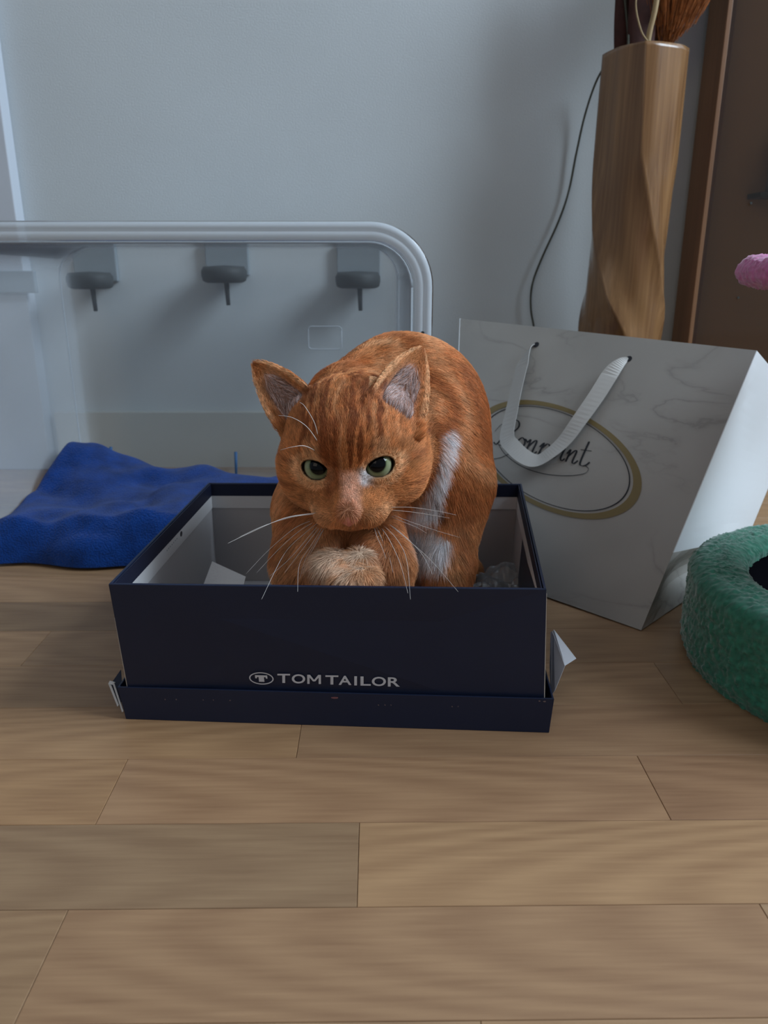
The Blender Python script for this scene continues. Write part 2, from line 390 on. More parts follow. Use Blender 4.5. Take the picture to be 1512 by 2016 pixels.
bx = empty('shoe_box', (LID[0]+LID[2])/2+Vector((0, 0, .002))); tag(bx, 'open navy cardboard shoe box with silver shop lettering, the ginger cat inside', 'box')
BB = [p+Vector((0, 0, .0035)) for p in inset(LID, .0042)]
TT = [Vector(p) for p in TF]
bt = .0022
BBi = inset(BB, bt); TTi = inset(TT, bt)
names = ['front_panel', 'side_panel', 'back_panel', 'side_panel']
for i in range(4):
    j = (i+1) % 4; bm = bmesh.new()
    prism(bm, [BB[i], BB[j], BBi[j], BBi[i]], [TT[i], TT[j], TTi[j], TTi[i]], .0007)
    bmobj(names[i], bm, M['navy'], bx)
def lerpq(A, B, t): return [a+(b-a)*t for a, b in zip(A, B)]
def liner(name, t0, t1, d0, d1, m):
    for i in range(4):
        j = (i+1) % 4
        a0 = inset(lerpq(BB, TT, t0), bt+d0); a1 = inset(lerpq(BB, TT, t1), bt+d0)
        b0 = inset(lerpq(BB, TT, t0), bt+d1); b1 = inset(lerpq(BB, TT, t1), bt+d1)
        bm = bmesh.new(); prism(bm, [a0[i], a0[j], b0[j], b0[i]], [a1[i], a1[j], b1[j], b1[i]])
        bmobj(name, bm, m, bx)
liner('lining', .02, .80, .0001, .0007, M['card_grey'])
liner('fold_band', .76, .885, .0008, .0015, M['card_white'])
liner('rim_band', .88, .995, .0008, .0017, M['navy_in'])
bm = bmesh.new(); prism(bm, BBi, [p+Vector((0, 0, .002)) for p in BBi]); bmobj('base_panel', bm, M['card_grey'], bx)
# raw board edge along the left corner of the front
vs, fs = tube([BB[0]+Vector((-.0003, .0006, 0)), lerpq(BB, TT, .75)[0]+Vector((-.0003, .0008, 0))], .0005, .0002, 5)
mobj('raw_edge', vs, fs, M['card_raw'], bx)
vs, fs = tube([BB[1]+Vector((.0003, .0006, .0)), lerpq(BB, TT, .97)[1]+Vector((.0002, .0006, 0))], .0005, .0002, 5)
mobj('raw_edge', vs, fs, M['card_raw'], bx)
# little lining flap seam on the left inside
nL = (TT[0]-TT[3]).normalized()
# dot and small print on the fold band, left side
def on_left(px, py):
    a = inset(lerpq(BB, TT, .82), bt+.0017); n = (a[0]-a[3]).cross(Vector((0, 0, 1))).normalized()
    return onPlane(px, py, a[0], n), n
p, n = on_left(357, 1051)
vv = [p+nL*math.cos(a)*.0035+Vector((0, 0, 1))*math.sin(a)*.0026 for a in np.linspace(0, 6.283, 17)[:-1]]
sheet('printed_dot', vv, M['print_dark'], bx, .0002)
for k in range(7):
    p, n = on_left(349-k*3.2, 1061+k*3.9)
    sheet('printed_mark', [p, p+nL*.0012, p+nL*.0012+Vector((0, 0, .0012)), p+Vector((0, 0, .0012))], M['grey_plate'], bx, .0002)

# lettering on the front panel
fx = (TT[1]-TT[0]).normalized(); fup = ((TT[0]-BB[0])+(TT[1]-BB[1])).normalized(); fn = fx.cross(fup).normalized()   # towards the camera
def snap(p):
    t = (p.z-BB[0].z)/(TT[0].z-BB[0].z); a = BB[0].lerp(TT[0], t); b = BB[1].lerp(TT[1], t); s_ = (p.x-a.x)/(b.x-a.x)
    return a.lerp(b, s_)+fn*.0004
def front_pt(px, py): return snap(onPlane(px, py, BB[0]+fn*.0003, fn))
def text_mesh(txt, width, height, offset=.012, shear=0):
    cu = bpy.data.curves.new('t', 'FONT'); cu.body = txt; cu.offset = offset; cu.resolution_u = 6; cu.shear = shear; cu.space_word = .55; cu.space_character = 1.07
    o = bpy.data.objects.new('t', cu); C.objects.link(o); dg = bpy.context.evaluated_depsgraph_get(); dg.update()
    me = bpy.data.meshes.new_from_object(o.evaluated_get(dg)); bpy.data.objects.remove(o)
    co = np.array([v.co[:] for v in me.vertices]); mn = co.min(0); mx = co.max(0)
    co[:, 0] = (co[:, 0]-mn[0])/(mx[0]-mn[0])*width; co[:, 1] = (co[:, 1]-mn[1])/(mx[1]-mn[1])*height
    fc = [tuple(p.vertices) for p in me.polygons]; return co, fc
ex = (front_pt(788, 1348)-front_pt(548, 1343)).normalized()
VS, FS = [], []
for ch, xa, xb in (('T', 318, 436), ('O', 452, 576), ('M', 595, 722), ('T', 763, 883), ('A', 885, 1003), ('I', 1030, 1055), ('L', 1087, 1182), ('O', 1192, 1322), ('R', 1340, 1450)):
    xa, xb = 480+xa/4.725, 480+xb/4.725; top_ = 1321.6+(xa-548)*.0222; bot_ = top_+17.9
    if ch == 'M':
        qs = [[(0, 0), (.17, 0), (.17, 1), (0, 1)], [(.83, 0), (1, 0), (1, 1), (.83, 1)], [(0, 1), (.2, 1), (.585, .28), (.415, .28)], [(1, 1), (.8, 1), (.415, .28), (.585, .28)]]
        co = []; fc = []
        for q in qs: fc.append(tuple(range(len(co), len(co)+4))); co += [(a, b, 0) for a, b in q]
    elif ch == 'I': co = [(0, 0, 0), (1, 0, 0), (1, 1, 0), (0, 1, 0)]; fc = [(0, 1, 2, 3)]
    else: co, fc = text_mesh(ch, 1, 1, .018)
    b0 = len(VS); VS += [front_pt(xa+(xb-xa)*c[0], bot_+(top_-bot_)*c[1]) for c in co]; FS += [tuple(i+b0 for i in f) for f in fc]
mobj('lettering', VS, FS, M['print'], bx)
ce = front_pt(516, 1331); a_ = (front_pt(540, 1331)-ce).length; b_ = (front_pt(516, 1319)-ce).length
vs, fs = [], []
for k in range(48):
    a = 2*math.pi*k/48
    for s in (1, .84):
        q = s if s == 1 else None
        ra, rb = (a_, b_) if s == 1 else (a_-.0010, b_-.0009)
        vs.append(ce+ex*math.cos(a)*ra+fup*math.sin(a)*rb+fn*.0002)
for k in range(48):
    k2 = (k+1) % 48; fs.append((2*k, 2*k2, 2*k2+1, 2*k+1))
for (x0, x1, y0, y1) in ((-.5, .5, .22, .52), (-.22, .22, -.55, .22), (-.5, -.36, .0, .22), (.36, .5, .0, .22)):
    i = len(vs); vs += [ce+ex*x0*a_+fup*y0*b_+fn*.0002, ce+ex*x1*a_+fup*y0*b_+fn*.0002, ce+ex*x1*a_+fup*y1*b_+fn*.0002, ce+ex*x0*a_+fup*y1*b_+fn*.0002]
    fs.append((i, i+1, i+2, i+3))
mobj('emblem', [snap(v) for v in vs], fs, M['print'], bx)

# torn white paper flap at the right between box and lid
fl = empty('paper_flap', P(1085, 1360, .655)); tag(fl, 'torn white paper scrap sticking out between shoe box and lid at right', 'paper')
sheet('paper_face', [P(1087, 1243, .645), P(1090, 1240, .643), P(1134, 1297, .640), P(1112, 1311, .636)], M['paper_blue'], fl, .0005)
sheet('paper_face', [P(1084, 1244, .650), P(1090, 1242, .646), P(1112, 1311, .640), P(1092, 1360, .652), P(1083, 1372, .662), P(1082, 1310, .662)], M['paper_blue'], fl, .0005)

# papers inside the box
def crumple(name, corners, nx, ny, amp, sc, m, label, cat='paper', group=None, seed=0):
    A, B, D, E = [Vector(c) for c in corners]; vs = []
    nrm = (B-A).cross(E-A).normalized()
    for j in range(ny+1):
        for i in range(nx+1):
            s, t = i/nx, j/ny; vs.append((A*(1-s)+B*s)*(1-t)+(E*(1-s)+D*s)*t)
    vs = np.array([v[:] for v in vs]); nz = (noise(vs+seed, sc)-.5)*amp+np.abs(noise(vs+seed+3, sc*2)-.5)*amp*.7
    vs = vs+np.outer(nz, np.array(nrm)); vs[:, 2] = np.maximum(vs[:, 2], .0075)
    fs = [(j*(nx+1)+i, j*(nx+1)+i+1, (j+1)*(nx+1)+i+1, (j+1)*(nx+1)+i) for j in range(ny) for i in range(nx)]
    o = mobj(name, vs, fs, m, None, False); o.modifiers.new('s', 'SOLIDIFY').thickness = .0004
    tag(o, label, cat, group); return o
crumple('tissue_paper', [(-.185, .60, .012), (-.105, .585, .012), (-.095, .72, .03), (-.175, .76, .035)], 12, 12, .02, 22, M['tissue'], 'white tissue paper crumpled in the left of the shoe box')
sh = [P(430, 1104, .79), P(395, 1160, .74), P(480, 1190, .70), P(482, 1136, .74)]
tag(sheet('paper_sheet', [P(418, 1106, .775), P(398, 1160, .74), P(470, 1200, .70), P(484, 1136, .735)], M['tissue'], None, .0006), 'stiff white paper corner standing up beside the cat, left in the box', 'paper')
M['tissue_clear'] = clear('thin_film', (.85, .82, .80), .22, .2, 1.4)
crumple('plastic_film', [(.06, .62, .02), (.125, .61, .05), (.14, .76, .055), (.07, .79, .03)], 26, 26, .035, 38, M['tissue_clear'], 'crumpled thin see-through film right of the cat in the box', 'film', None, 5)

# ------------------------------------------------------------ clear storage bin on its side
def rrect(x0, x1, z0, z1, r, y, n=10):
    out = []
    for cx, cz, a0 in ((x1-r, z1-r, 0), (x0+r, z1-r, 90), (x0+r, z0+r, 180), (x1-r, z0+r, 270)):
        for k in range(n+1):
            a = math.radians(a0+90*k/n); out.append((cx+r*math.cos(a), y, cz+r*math.sin(a)))
    return out
def loft(rings, close_first=False, close_last=False):
    n = len(rings[0]); vs = [v for r in rings for v in r]; fs = []
    for i in range(len(rings)-1):
        for k in range(n):
            k2 = (k+1) % n; fs.append((i*n+k, i*n+k2, (i+1)*n+k2, (i+1)*n+k))
    if close_last: fs.append(tuple((len(rings)-1)*n+k for k in range(n)))
    return vs, fs
BN = empty('storage_bin', (-.24, 1.1, 0)); tag(BN, 'large clear plastic storage bin lying on its side against the wall', 'storage bin')
X0, X1, Z1, YF, YB = -.53, .0555, .406, .905, 1.30
w = .021
def sec(t, d=0):
    return (X0+w+.004*t+d, X1-w-.012*t-d, .017-.014*t+d, Z1-w+.003*t-d)
rings = []
N_ = 8
for i in range(N_+1):
    t = i/N_; a = sec(t); rings.append(rrect(*a, .05+.0*t, YF+(YB-.02-YF)*t))
for ang in (30, 60, 90):
    a = sec(1, .02*(1-math.cos(math.radians(ang)))); rings.append(rrect(*a, .045, YB-.02+.02*math.sin(math.radians(ang))))
vs, fs = loft(rings, close_last=True)
o = mobj('bin_shell', vs, fs, M['clear'], BN, True)
o.modifiers.new('s', 'SOLIDIFY').thickness = -.0022
# rim: outward flange with a rolled lip and grooves
prof = [(0, .0), (0, -.002), (.004, -.0045), (.009, -.005), (.011, -.003), (.013, -.0055), (.018, -.005), (.021, -.001), (.021, .016), (.0185, .016), (.018, .002), (.003, .002)]
a = sec(0)
rings = []
for d, dy in prof:
    rings.append(rrect(a[0]-d, a[1]+d, a[2]-d*.8, a[3]+d, .05+d, YF+dy, 14))
rings.append(rings[0]); vs, fs = loft(rings)
mobj('rim', vs, fs, M['rim'], BN, True)
# inner step line at the front and raised ribs of the back
for y_, r_ in ((YF+.035, .0012), (YB-.05, .0012)):
    t = (y_-YF)/(YB-.02-YF); q = rrect(*sec(t, .001), .05, y_); q.append(q[0])
    vs, fs = tube([Vector(p) for p in q], r_, None, 5); mobj('moulded_rib', vs, fs, M['rim'], BN, True)
q = rrect(-.125, -.07, .225, .262, .006, YB-.003); q.append(q[0])
vs, fs = tube([Vector(p) for p in q], .001, None, 5); mobj('moulded_rib', vs, fs, M['rim'], BN, True)
# dark notch at the right rim
p = onY(832, 656, YF-.0062); vs, fs = tube([p, p+Vector((0, .002, 0))], .0022, None, 10); mobj('rim_notch', vs, fs, M['grey_plastic'], BN)
# grey fittings seen through the plastic, fixed to the wall behind
YW = WY
for nm, px, pyt, pyd in (('left', 182, 484, 550), ('mid', 444, 478, 538), ('right', 705, 484, 549)):
    yd = YW-.03
    c = onY(px, pyd, yd); e = empty('wall_fitting', (c.x, YW, c.z))
    tag(e, {'left': 'leftmost of three round grey fittings with a stem behind the clear bin', 'mid': 'middle one of three round grey fittings with a stem behind the clear bin',
            'right': 'rightmost of three round grey fittings with a stem, behind clear bin near the cat'}[nm], 'wall fitting', 'round grey fittings behind the clear bin')
    top = onY(px, pyt, YW-.012)
    bm = bmesh.new(); box(bm, (top.x-.037, YW-.012, c.z-.004), (top.x+.037, YW, top.z+.004), .002); bmobj('mounting_plate', bm, M['grey_plate'], e)
    vs, fs = lathe([(0, c.z-.015), (.03, c.z-.015), (.036, c.z-.012), (.038, c.z-.004), (.038, c.z+.004), (.034, c.z+.011), (.0, c.z+.013)], c.x, c.y-.012, 32)
    mobj('disc', vs, fs, M['grey_plastic'], e, True)
    vs, fs = tube([Vector((c.x+.003, c.y-.012, c.z-.014)), Vector((c.x+.004, c.y-.012, c.z-.052))], .0045, .0035, 10); mobj('stem', vs, fs, M['grey_plastic'], e, True)
c = onY(20, 555, YW-.004-.032)
bm = bmesh.new(); box(bm, (c.x-.05, YW-.044, c.z-.018), (c.x+.045, YW-.032, c.z+.018), .002); tag(bmobj('grey_panel', bm, M['grey_plate']), 'flat grey panel at the left edge behind the clear bin', 'panel')
for nm, px, a, b in (('left', 218, 880, 925), ('right', 464, 890, 935)):
    p = onY(px, a, YB-.012); q = onY(px+1, b, YB-.012); 
    vs, fs = tube([p, q], .0028, .0022, 8)
    tag(mobj('blue_peg', vs, fs, M['blue_peg'], None, True), 'thin blue peg standing at the back of the bin, %s' % ('behind the towel corner' if nm == 'left' else 'nearest to the cat'), 'peg', 'blue pegs in the clear bin')

# ------------------------------------------------------------ blue towel
def towel():
    NX, NY = 150, 110; xs = np.linspace(0, 1, NX); ys = np.linspace(0, 1, NY)
    s, t = np.meshgrid(xs, ys, indexing='ij'); s = s.ravel(); t = t.ravel()
    # t=0 front hem, t=1 back
    yb = 1.165-.03*s+.012*np.sin(s*9)
    yf = .888+.006*np.sin(s*11+1)-.004*np.cos(s*23)
    Y = yf+(yb-yf)*t
    xl = -.505+.012*sstep(.3, .9, t)+.004*np.sin(t*9)
    X = xl+(-.03-xl)*s
    p = np.stack([X, Y, np.zeros_like(X)], 1)
    n1 = noise(p+2, 11); n2 = noise(p+7, 26)
    ridge = np.exp(-((t-.86-.06*np.sin(s*7))/.22)**2)
    h = .026+.030*ridge*(1-.45*sstep(.1, .5, s))+.030*(n1-.45)+.012*(n2-.5)
    h = h+.022*np.exp(-((s-.06)/.10)**2-((t-.93)/.22)**2)
    folds = .014*(np.abs(np.sin((X*.8+Y*.6)*26+5*n1))**1.6-.4)*np.clip(t*3, 0, 1)+.006*np.sin((X*.5-Y*.8)*60+4*n1)*n2
    h = h+folds*.6
    edge = np.minimum(np.minimum(t/.07, (1-t)/.05), np.minimum(s/.04, (1-s)/.04)); edge = np.clip(edge, 0, 1)
    base = .0035+.019*sstep(-.002, .02, Y-.897)*1.0
    Zt = base+np.sqrt(np.clip(1-(1-edge)**2, 0, 1))*np.maximum(h*.95, .012)+.0015
    Zt = Zt*1.0
    top = np.stack([X, Y, Zt], 1)
    nn = len(X); bot = top.copy(); bot[:, 2] = np.maximum(base+.0005, Zt-.012)
    Q = lambda i, j: i*NY+j
    fs = [(Q(i, j), Q(i+1, j), Q(i+1, j+1), Q(i, j+1)) for i in range(NX-1) for j in range(NY-1)]
    fb = [tuple(nn+k for k in f[::-1]) for f in fs]
    rim = []
    b = [Q(i, 0) for i in range(NX)]+[Q(NX-1, j) for j in range(1, NY)]+[Q(i, NY-1) for i in range(NX-2, -1, -1)]+[Q(0, j) for j in range(NY-2, 0, -1)]
    for k in range(len(b)):
        a, c = b[k], b[(k+1) % len(b)]; rim.append((a, a+nn, c+nn, c))
    o = mobj('towel', np.vstack([top, bot]), fs+fb+rim, M['blue'], None, True)
    tag(o, 'crumpled royal blue fleece towel lying in the mouth of the clear bin', 'towel')
towel()

# ------------------------------------------------------------ paper carrier bag
s2 = math.sqrt(.5)
BR = onZ(1262, 1241, .001)
# the face leans back along (s2, s2)
d = ray(1490, 690); k = (BR.y-BR.x)/(d.y-d.x); TR = Vector((0, 0, CAMH))+d*k
nf = (TR-BR).cross(Vector((-s2, s2, 0))).normalized()
if nf.y > 0: nf = -nf
TL = onPlane(905, 627, BR, nf)
BLc = BR+(Vector((-.69, .724, 0)))*.262
BLc = onPlane(*(756+F*BLc.x/(BLc.y*cp+CAMH*sp), 1008+F*((CAMH*cp-BLc.y*sp)/(BLc.y*cp+CAMH*sp))), BR, nf)
bk = Vector((s2, s2, 0))
BRb = BR+bk*.245; BLb = BLc+bk*.13
TRb = TR+bk*.19+Vector((0, 0, -.085)); TLb = TL+bk*.06+Vector((.03, -.02, -.02))
bag = empty('paper_bag', (BR+BLb)/2); tag(bag, 'white marbled paper carrier bag with gold oval logo leaning beside the box', 'bag')
def patch(name, A, B, D, E, nx, ny, m, bulge=0, wr=0, thick=.0006, seed=0):
    vs = []
    nrm = (B-A).cross(E-A).normalized()
    for j in range(ny+1):
        for i in range(nx+1):
            s_, t_ = i/nx, j/ny; vs.append(((A*(1-s_)+B*s_)*(1-t_)+(E*(1-s_)+D*s_)*t_)[:]+(s_, t_))
    vs = np.array(vs); st = vs[:, 3:]; vs = vs[:, :3]
    w_ = np.sin(np.pi*st[:, 0])*np.sin(np.pi*st[:, 1])
    off = bulge*w_+wr*(noise(vs+seed, 14)-.5)*np.minimum(w_*4, 1)
    vs = vs+np.outer(off, np.array(nrm))
    fs = [(j*(nx+1)+i, j*(nx+1)+i+1, (j+1)*(nx+1)+i+1, (j+1)*(nx+1)+i) for j in range(ny) for i in range(nx)]
    o = mobj(name, vs, fs, m, bag, False); o.modifiers.new('s', 'SOLIDIFY').thickness = thick; return o
patch('front_panel', BLc, BR, TR, TL, 24, 24, M['marble'])
patch('back_panel', BRb, BLb, TLb, TRb, 16, 16, M['marble'])
# right gusset: bright upper side and a folded triangular bottom
G0 = onPlane(1338, 1092, BR, nf)
tG = (G0-BR).length/(TR-BR).length
Gf = BR+(TR-BR)*min(tG, .5); Gb = BRb+(TRb-BRb)*.18
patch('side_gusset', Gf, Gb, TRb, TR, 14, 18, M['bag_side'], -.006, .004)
patch('bottom_gusset', BR, BRb, Gb, Gf, 10, 6, M['marble'], -.022, .008)
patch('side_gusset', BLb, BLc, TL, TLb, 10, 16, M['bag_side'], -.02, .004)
patch('bag_base', BLb, BRb, BR, BLc, 6, 6, M['marble'])
# logo on the front panel (printed in a flat layer)
def bagp(px, py, off=.0006): return onPlane(px, py, BR, nf)+nf*off
cen = bagp(1084, 897); pr = bagp(1257, 921); ptp = bagp(1047, 781); pbt = bagp(1120, 1009)
e1 = Vector((s2, -s2, 0)); e2 = (TR-BR).normalized()
def conic_pts(scale, off):   # ellipse through the three extreme points of the oval, centred on cen
    u = pr-cen; v = (ptp-pbt)/2; out = []
    for k in range(97):
        a = 2*math.pi*k/96; out.append(cen+(u*math.cos(a)*.0+u*math.cos(a)+v*math.sin(a))*1.0*scale+nf*off)
    return out
def ringband(name, s0, s1, off, m):
    A = conic_pts(s0, off); B = conic_pts(s1, off); vs = A+B; n = 97
    mobj(name, vs, [(i, i+1, n+i+1, n+i) for i in range(n-1)], m, bag)
ringband('logo_ring', 1.0, .915, .0001, M['gold']); ringband('logo_line', .885, .872, .0001, M['ink'])
# cursive lettering drawn as pen strokes
bx0, by0, bx1, by1 = 974, 874, 1160, 921
def lp(lx, ly):           # lx in letter units, ly in x-heights
    ux = (bx1-bx0); uy = (by1-by0); L_ = math.hypot(ux, uy); ux /= L_; uy /= L_
    X_ = lx*27+ly*11; Y_ = ly*27
    return bagp(bx0+ux*X_+uy*Y_*.0, by0+uy*X_-Y_, .0008)
strokes = [
    [(-.1, .1), (.15, .0), (.35, .6), (.5, 1.5), (.55, 1.9)], [(.1, 1.5), (.3, 2.0), (.9, 2.1), (1.15, 1.7), (.9, 1.2), (.45, 1.0), (1.0, .9), (1.2, .5), (.9, .05), (.3, .0)],
    [(1.95, .8), (1.7, .95), (1.5, .6), (1.55, .1), (1.85, .05), (2.05, .5), (1.95, .9), (2.2, .7)],
    [(2.2, .7), (2.35, .95), (2.35, .0)], [(2.35, .4), (2.65, .95), (2.8, .9), (2.8, .15), (2.95, .02), (3.1, .2)],
    [(3.15, .6), (3.35, .95), (3.3, .3), (3.25, -1.0)], [(3.3, .5), (3.6, .95), (3.85, .75), (3.8, .2), (3.55, .02), (3.35, .2)],
    [(4.5, .8), (4.25, .95), (4.05, .6), (4.1, .1), (4.4, .05), (4.6, .5), (4.5, .9)],
    [(4.75, .6), (4.9, .95), (4.9, .2), (5.05, .0), (5.2, .2)], [(4.97, 1.35), (4.99, 1.42)],
    [(5.2, .6), (5.35, .95), (5.35, .0)], [(5.35, .4), (5.65, .95), (5.8, .9), (5.8, .15), (5.95, .02), (6.15, .3)],
    [(6.35, 1.9), (6.35, .3), (6.5, .0), (6.8, .1), (7.0, .4)], [(6.0, 1.15), (6.8, 1.25)]]
def ribbon2d(pts, w0, w1):
    vs, fs = [], []; n = len(pts)
    for i, p in enumerate(pts):
        t = (pts[min(i+1, n-1)]-pts[max(i-1, 0)]).normalized(); sd = nf.cross(t).normalized()
        thickf = abs(t.dot(e2)); w_ = w0+(w1-w0)*thickf; vs += [p+sd*w_, p-sd*w_]
    for i in range(n-1): fs.append((2*i, 2*i+2, 2*i+3, 2*i+1))
    return vs, fs
VS, FS = [], []
for st in strokes:
    v_, f_ = ribbon2d(catmull([lp(*q) for q in st], 6), .0004, .0013); b0 = len(VS); VS += v_; FS += [tuple(i+b0 for i in f) for f in f_]
for st in ([(980, 872), (996, 896), (1030, 920), (1075, 934), (1120, 937), (1150, 933), (1159, 924), (1153, 918)], [(975, 850), (988, 836), (1000, 838)], [(968, 905), (990, 900), (1020, 884)]):
    v_, f_ = ribbon2d(catmull([bagp(*q, .0008) for q in st], 8), .0005, .0003); b0 = len(VS); VS += v_; FS += [tuple(i+b0 for i in f) for f in f_]
mobj('lettering', VS, FS, M['ink'], bag)
# ribbon handle
hp = [(1054, 679, .001), (1046, 692, .006), (1036, 720, .009), (1024, 770, .010), (1014, 820, .011), (1006, 868, .012), (1018, 888, .012), (1040, 908, .012), (1064, 916, .012), (1090, 902, .012), (1118, 876, .011), (1146, 838, .011), (1180, 788, .010), (1208, 742, .009), (1226, 718, .006), (1237, 706, .001)]
pts = catmull([bagp(a, b, c) for a, b, c in hp], 6); vs, fs = [], []; n = len(pts)
for i, p in enumerate(pts):
    f = i/(n-1); t = (pts[min(i+1, n-1)]-pts[max(i-1, 0)]).normalized(); sd = nf.cross(t).normalized()
    env = min(1, min(f, 1-f)*7); w_ = .0020+.0082*env
    tw = (1-env)*1.1+.25*math.sin(f*9); sd = (sd*math.cos(tw)+nf*math.sin(tw)).normalized()
    vs += [p+sd*w_, p-sd*w_]
for i in range(n-1): fs.append((2*i, 2*i+2, 2*i+3, 2*i+1))
o = mobj('handle', vs, fs, M['ribbon'], bag, False); o.modifiers.new('s', 'SOLIDIFY').thickness = .0005
for a, b in ((1056, 679), (1238, 707)):
    c = bagp(a, b, .0005); vv = [c+(e1*math.cos(q)+e2*math.sin(q))*.0042 for q in np.linspace(0, 6.283, 17)[:-1]]
    sheet('handle_hole', vv, M['ink'], bag, .0002)

# ------------------------------------------------------------ vase, dried stems and vine
vx, vy, vh = .382, 1.275, .655
vs, fs = [], []
NS, NH = 120, 110
for j in range(NH+1):
    z = vh*j/NH; ang0 = math.radians(float(np.interp(z, [0, .257, .316, .41, .51, .655], [150, 80, 49, 16, -10, -18]))-90)
    s_ = float(np.interp(z, [0, .1, .3, .5, .655], [.062, .066, .066, .062, .0605]))
    for i in range(NS):
        th_ = 2*math.pi*i/NS+ang0; ph = 2*math.pi*i/NS
        r = s_*(1-.13*abs(math.sin(2*ph))**.75+.012*math.sin(ph*7))
        vs.append((vx+r*math.cos(th_), vy+r*math.sin(th_), z))
nb = len(vs)
for j in (0, 1, 2):
    for i in range(NS):
        p = Vector(vs[NH*NS+i]); c = Vector((vx, vy, vh)); q = c+(p-c)*.84
        q.z = vh-(0, .03, .2)[j]; vs.append(q[:])
for j in range(NH+3):
    for i in range(NS):
        i2 = (i+1) % NS; fs.append((j*NS+i, j*NS+i2, (j+1)*NS+i2, (j+1)*NS+i))
fs.append(tuple(range(NS))[::-1]); fs.append(tuple((NH+3)*NS+i for i in range(NS)))
o = mobj('floor_vase', vs, fs, M['vase'], None, True); tag(o, 'tall twisted wooden floor vase standing behind the paper bag by the wall', 'vase')
# leaves
def leaf(name, pts, w, m, parent, fold=.25):
    pts = catmull(pts, 8); vs, fs = [], []; n = len(pts)
    for i, p in enumerate(pts):
        f = i/(n-1); t = (pts[min(i+1, n-1)]-pts[max(i-1, 0)]).normalized(); sd = t.cross(Vector((0, 1, 0))).normalized()
        w_ = w*(math.sin(math.pi*min(.12+f*.85, 1))**.8); vs += [p-sd*w_+Vector((0, -fold*w_, 0)), p, p+sd*w_+Vector((0, -fold*w_, 0))]
    for i in range(n-1):
        for k in (0, 1): fs.append((3*i+k, 3*i+k+1, 3*i+4+k, 3*i+3+k))
    o = mobj(name, vs, fs, m, parent, True); o.modifiers.new('s', 'SOLIDIFY').thickness = .0008; return o
zb = vh-.12
lf = empty('dried_leaves', (vx-.015, vy, zb)); tag(lf, 'dark red dried leaves standing upright in the wooden vase', 'dried plant')
for dx, w_, lean, dy in ((-.032, .016, -.006, 0), (-.022, .022, .002, .01), (-.002, .024, .012, .012), (.014, .02, .022, .015), (-.012, .02, -.004, -.008), (.006, .014, .008, -.004)):
    leaf('leaf', [(vx+dx*.55, vy+dy, zb), (vx+dx, vy+dy, vh), (vx+dx+lean, vy+dy, vh+.10), (vx+dx+lean*2.2, vy+dy, vh+.24)], w_, M['darkleaf'], lf)
sm = empty('straw_stem', (vx-.01, vy-.02, zb)); tag(sm, 'pale straw stem with a looping side shoot in the wooden vase', 'dried plant')
vs, fs = tube(catmull([(vx-.012, vy-.028, zb), (vx-.009, vy-.034, vh), (vx-.002, vy-.036, vh+.06), (vx+.002, vy-.03, vh+.2)], 8), .0042, .0035, 8); mobj('stem', vs, fs, M['stem'], sm, True)
vs, fs = tube(catmull([(vx-.010, vy-.037, vh+.004), (vx-.022, vy-.04, vh+.018), (vx-.032, vy-.04, vh+.05), (vx-.026, vy-.038, vh+.085), (vx-.014, vy-.036, vh+.13)], 8), .0013, .0009, 6); mobj('side_shoot', vs, fs, M['stem'], sm, True)
# rust plume: many short barbs
pl = empty('dried_plume', (vx+.03, vy+.005, zb)); tag(pl, 'rust orange feathery dried plume leaning right out of the vase', 'dried plant')
vs, fs = tube(catmull([(vx+.01, vy+.005, zb), (vx+.022, vy, vh), (vx+.05, vy-.005, vh+.1), (vx+.085, vy-.005, vh+.22)], 6), .003, .001, 6); mobj('stem', vs, fs, M['rust'], pl, True)
VS, FS = [], []
for k in range(8000):
    f = random.random()**.8; base = Vector((vx+.020, vy, vh-.004)).lerp(Vector((vx+.095, vy-.005, vh+.22)), f)
    a = random.uniform(0, 6.283); rad = random.random()**.6
    dr = Vector((math.cos(a)*.42+.05, math.sin(a)*.35, .9)).normalized(); L_ = random.uniform(.02, .05)*(.35+min(f*5, 1)*.75)
    base = base+Vector((math.cos(a), math.sin(a)*.7, 0))*rad*min(.004+f*.19, .040)
    e_ = base+dr*L_; sd = dr.cross(Vector((random.uniform(-1, 1), 1, 0))).normalized()*.0005
    b0 = len(VS); VS += [base-sd, base+sd, e_]; FS.append((b0, b0+1, b0+2))
mobj('plume_barbs', VS, FS, M['rust'], pl, kind='stuff')
vpts = [onY(a, b, c) for a, b, c in ((1236, 60, 1.265), (1234, 98, 1.25), (1218, 103, 1.30), (1200, 118, 1.34), (1175, 158, 1.37), (1152, 225, 1.385), (1135, 300, 1.39), (1120, 375, 1.392), (1100, 435, 1.392), (1066, 510, 1.392), (1048, 560, 1.392), (1045, 605, 1.392), (1052, 650, 1.392), (1062, 720, 1.39))]
vs, fs = tube(catmull([onY(1224, -60, 1.27)]+vpts, 8), .0018, .0018, 6)
tag(mobj('thin_cable', vs, fs, M['cable'], None, True), 'thin dark cable curving down the wall from the vase mouth', 'cable')

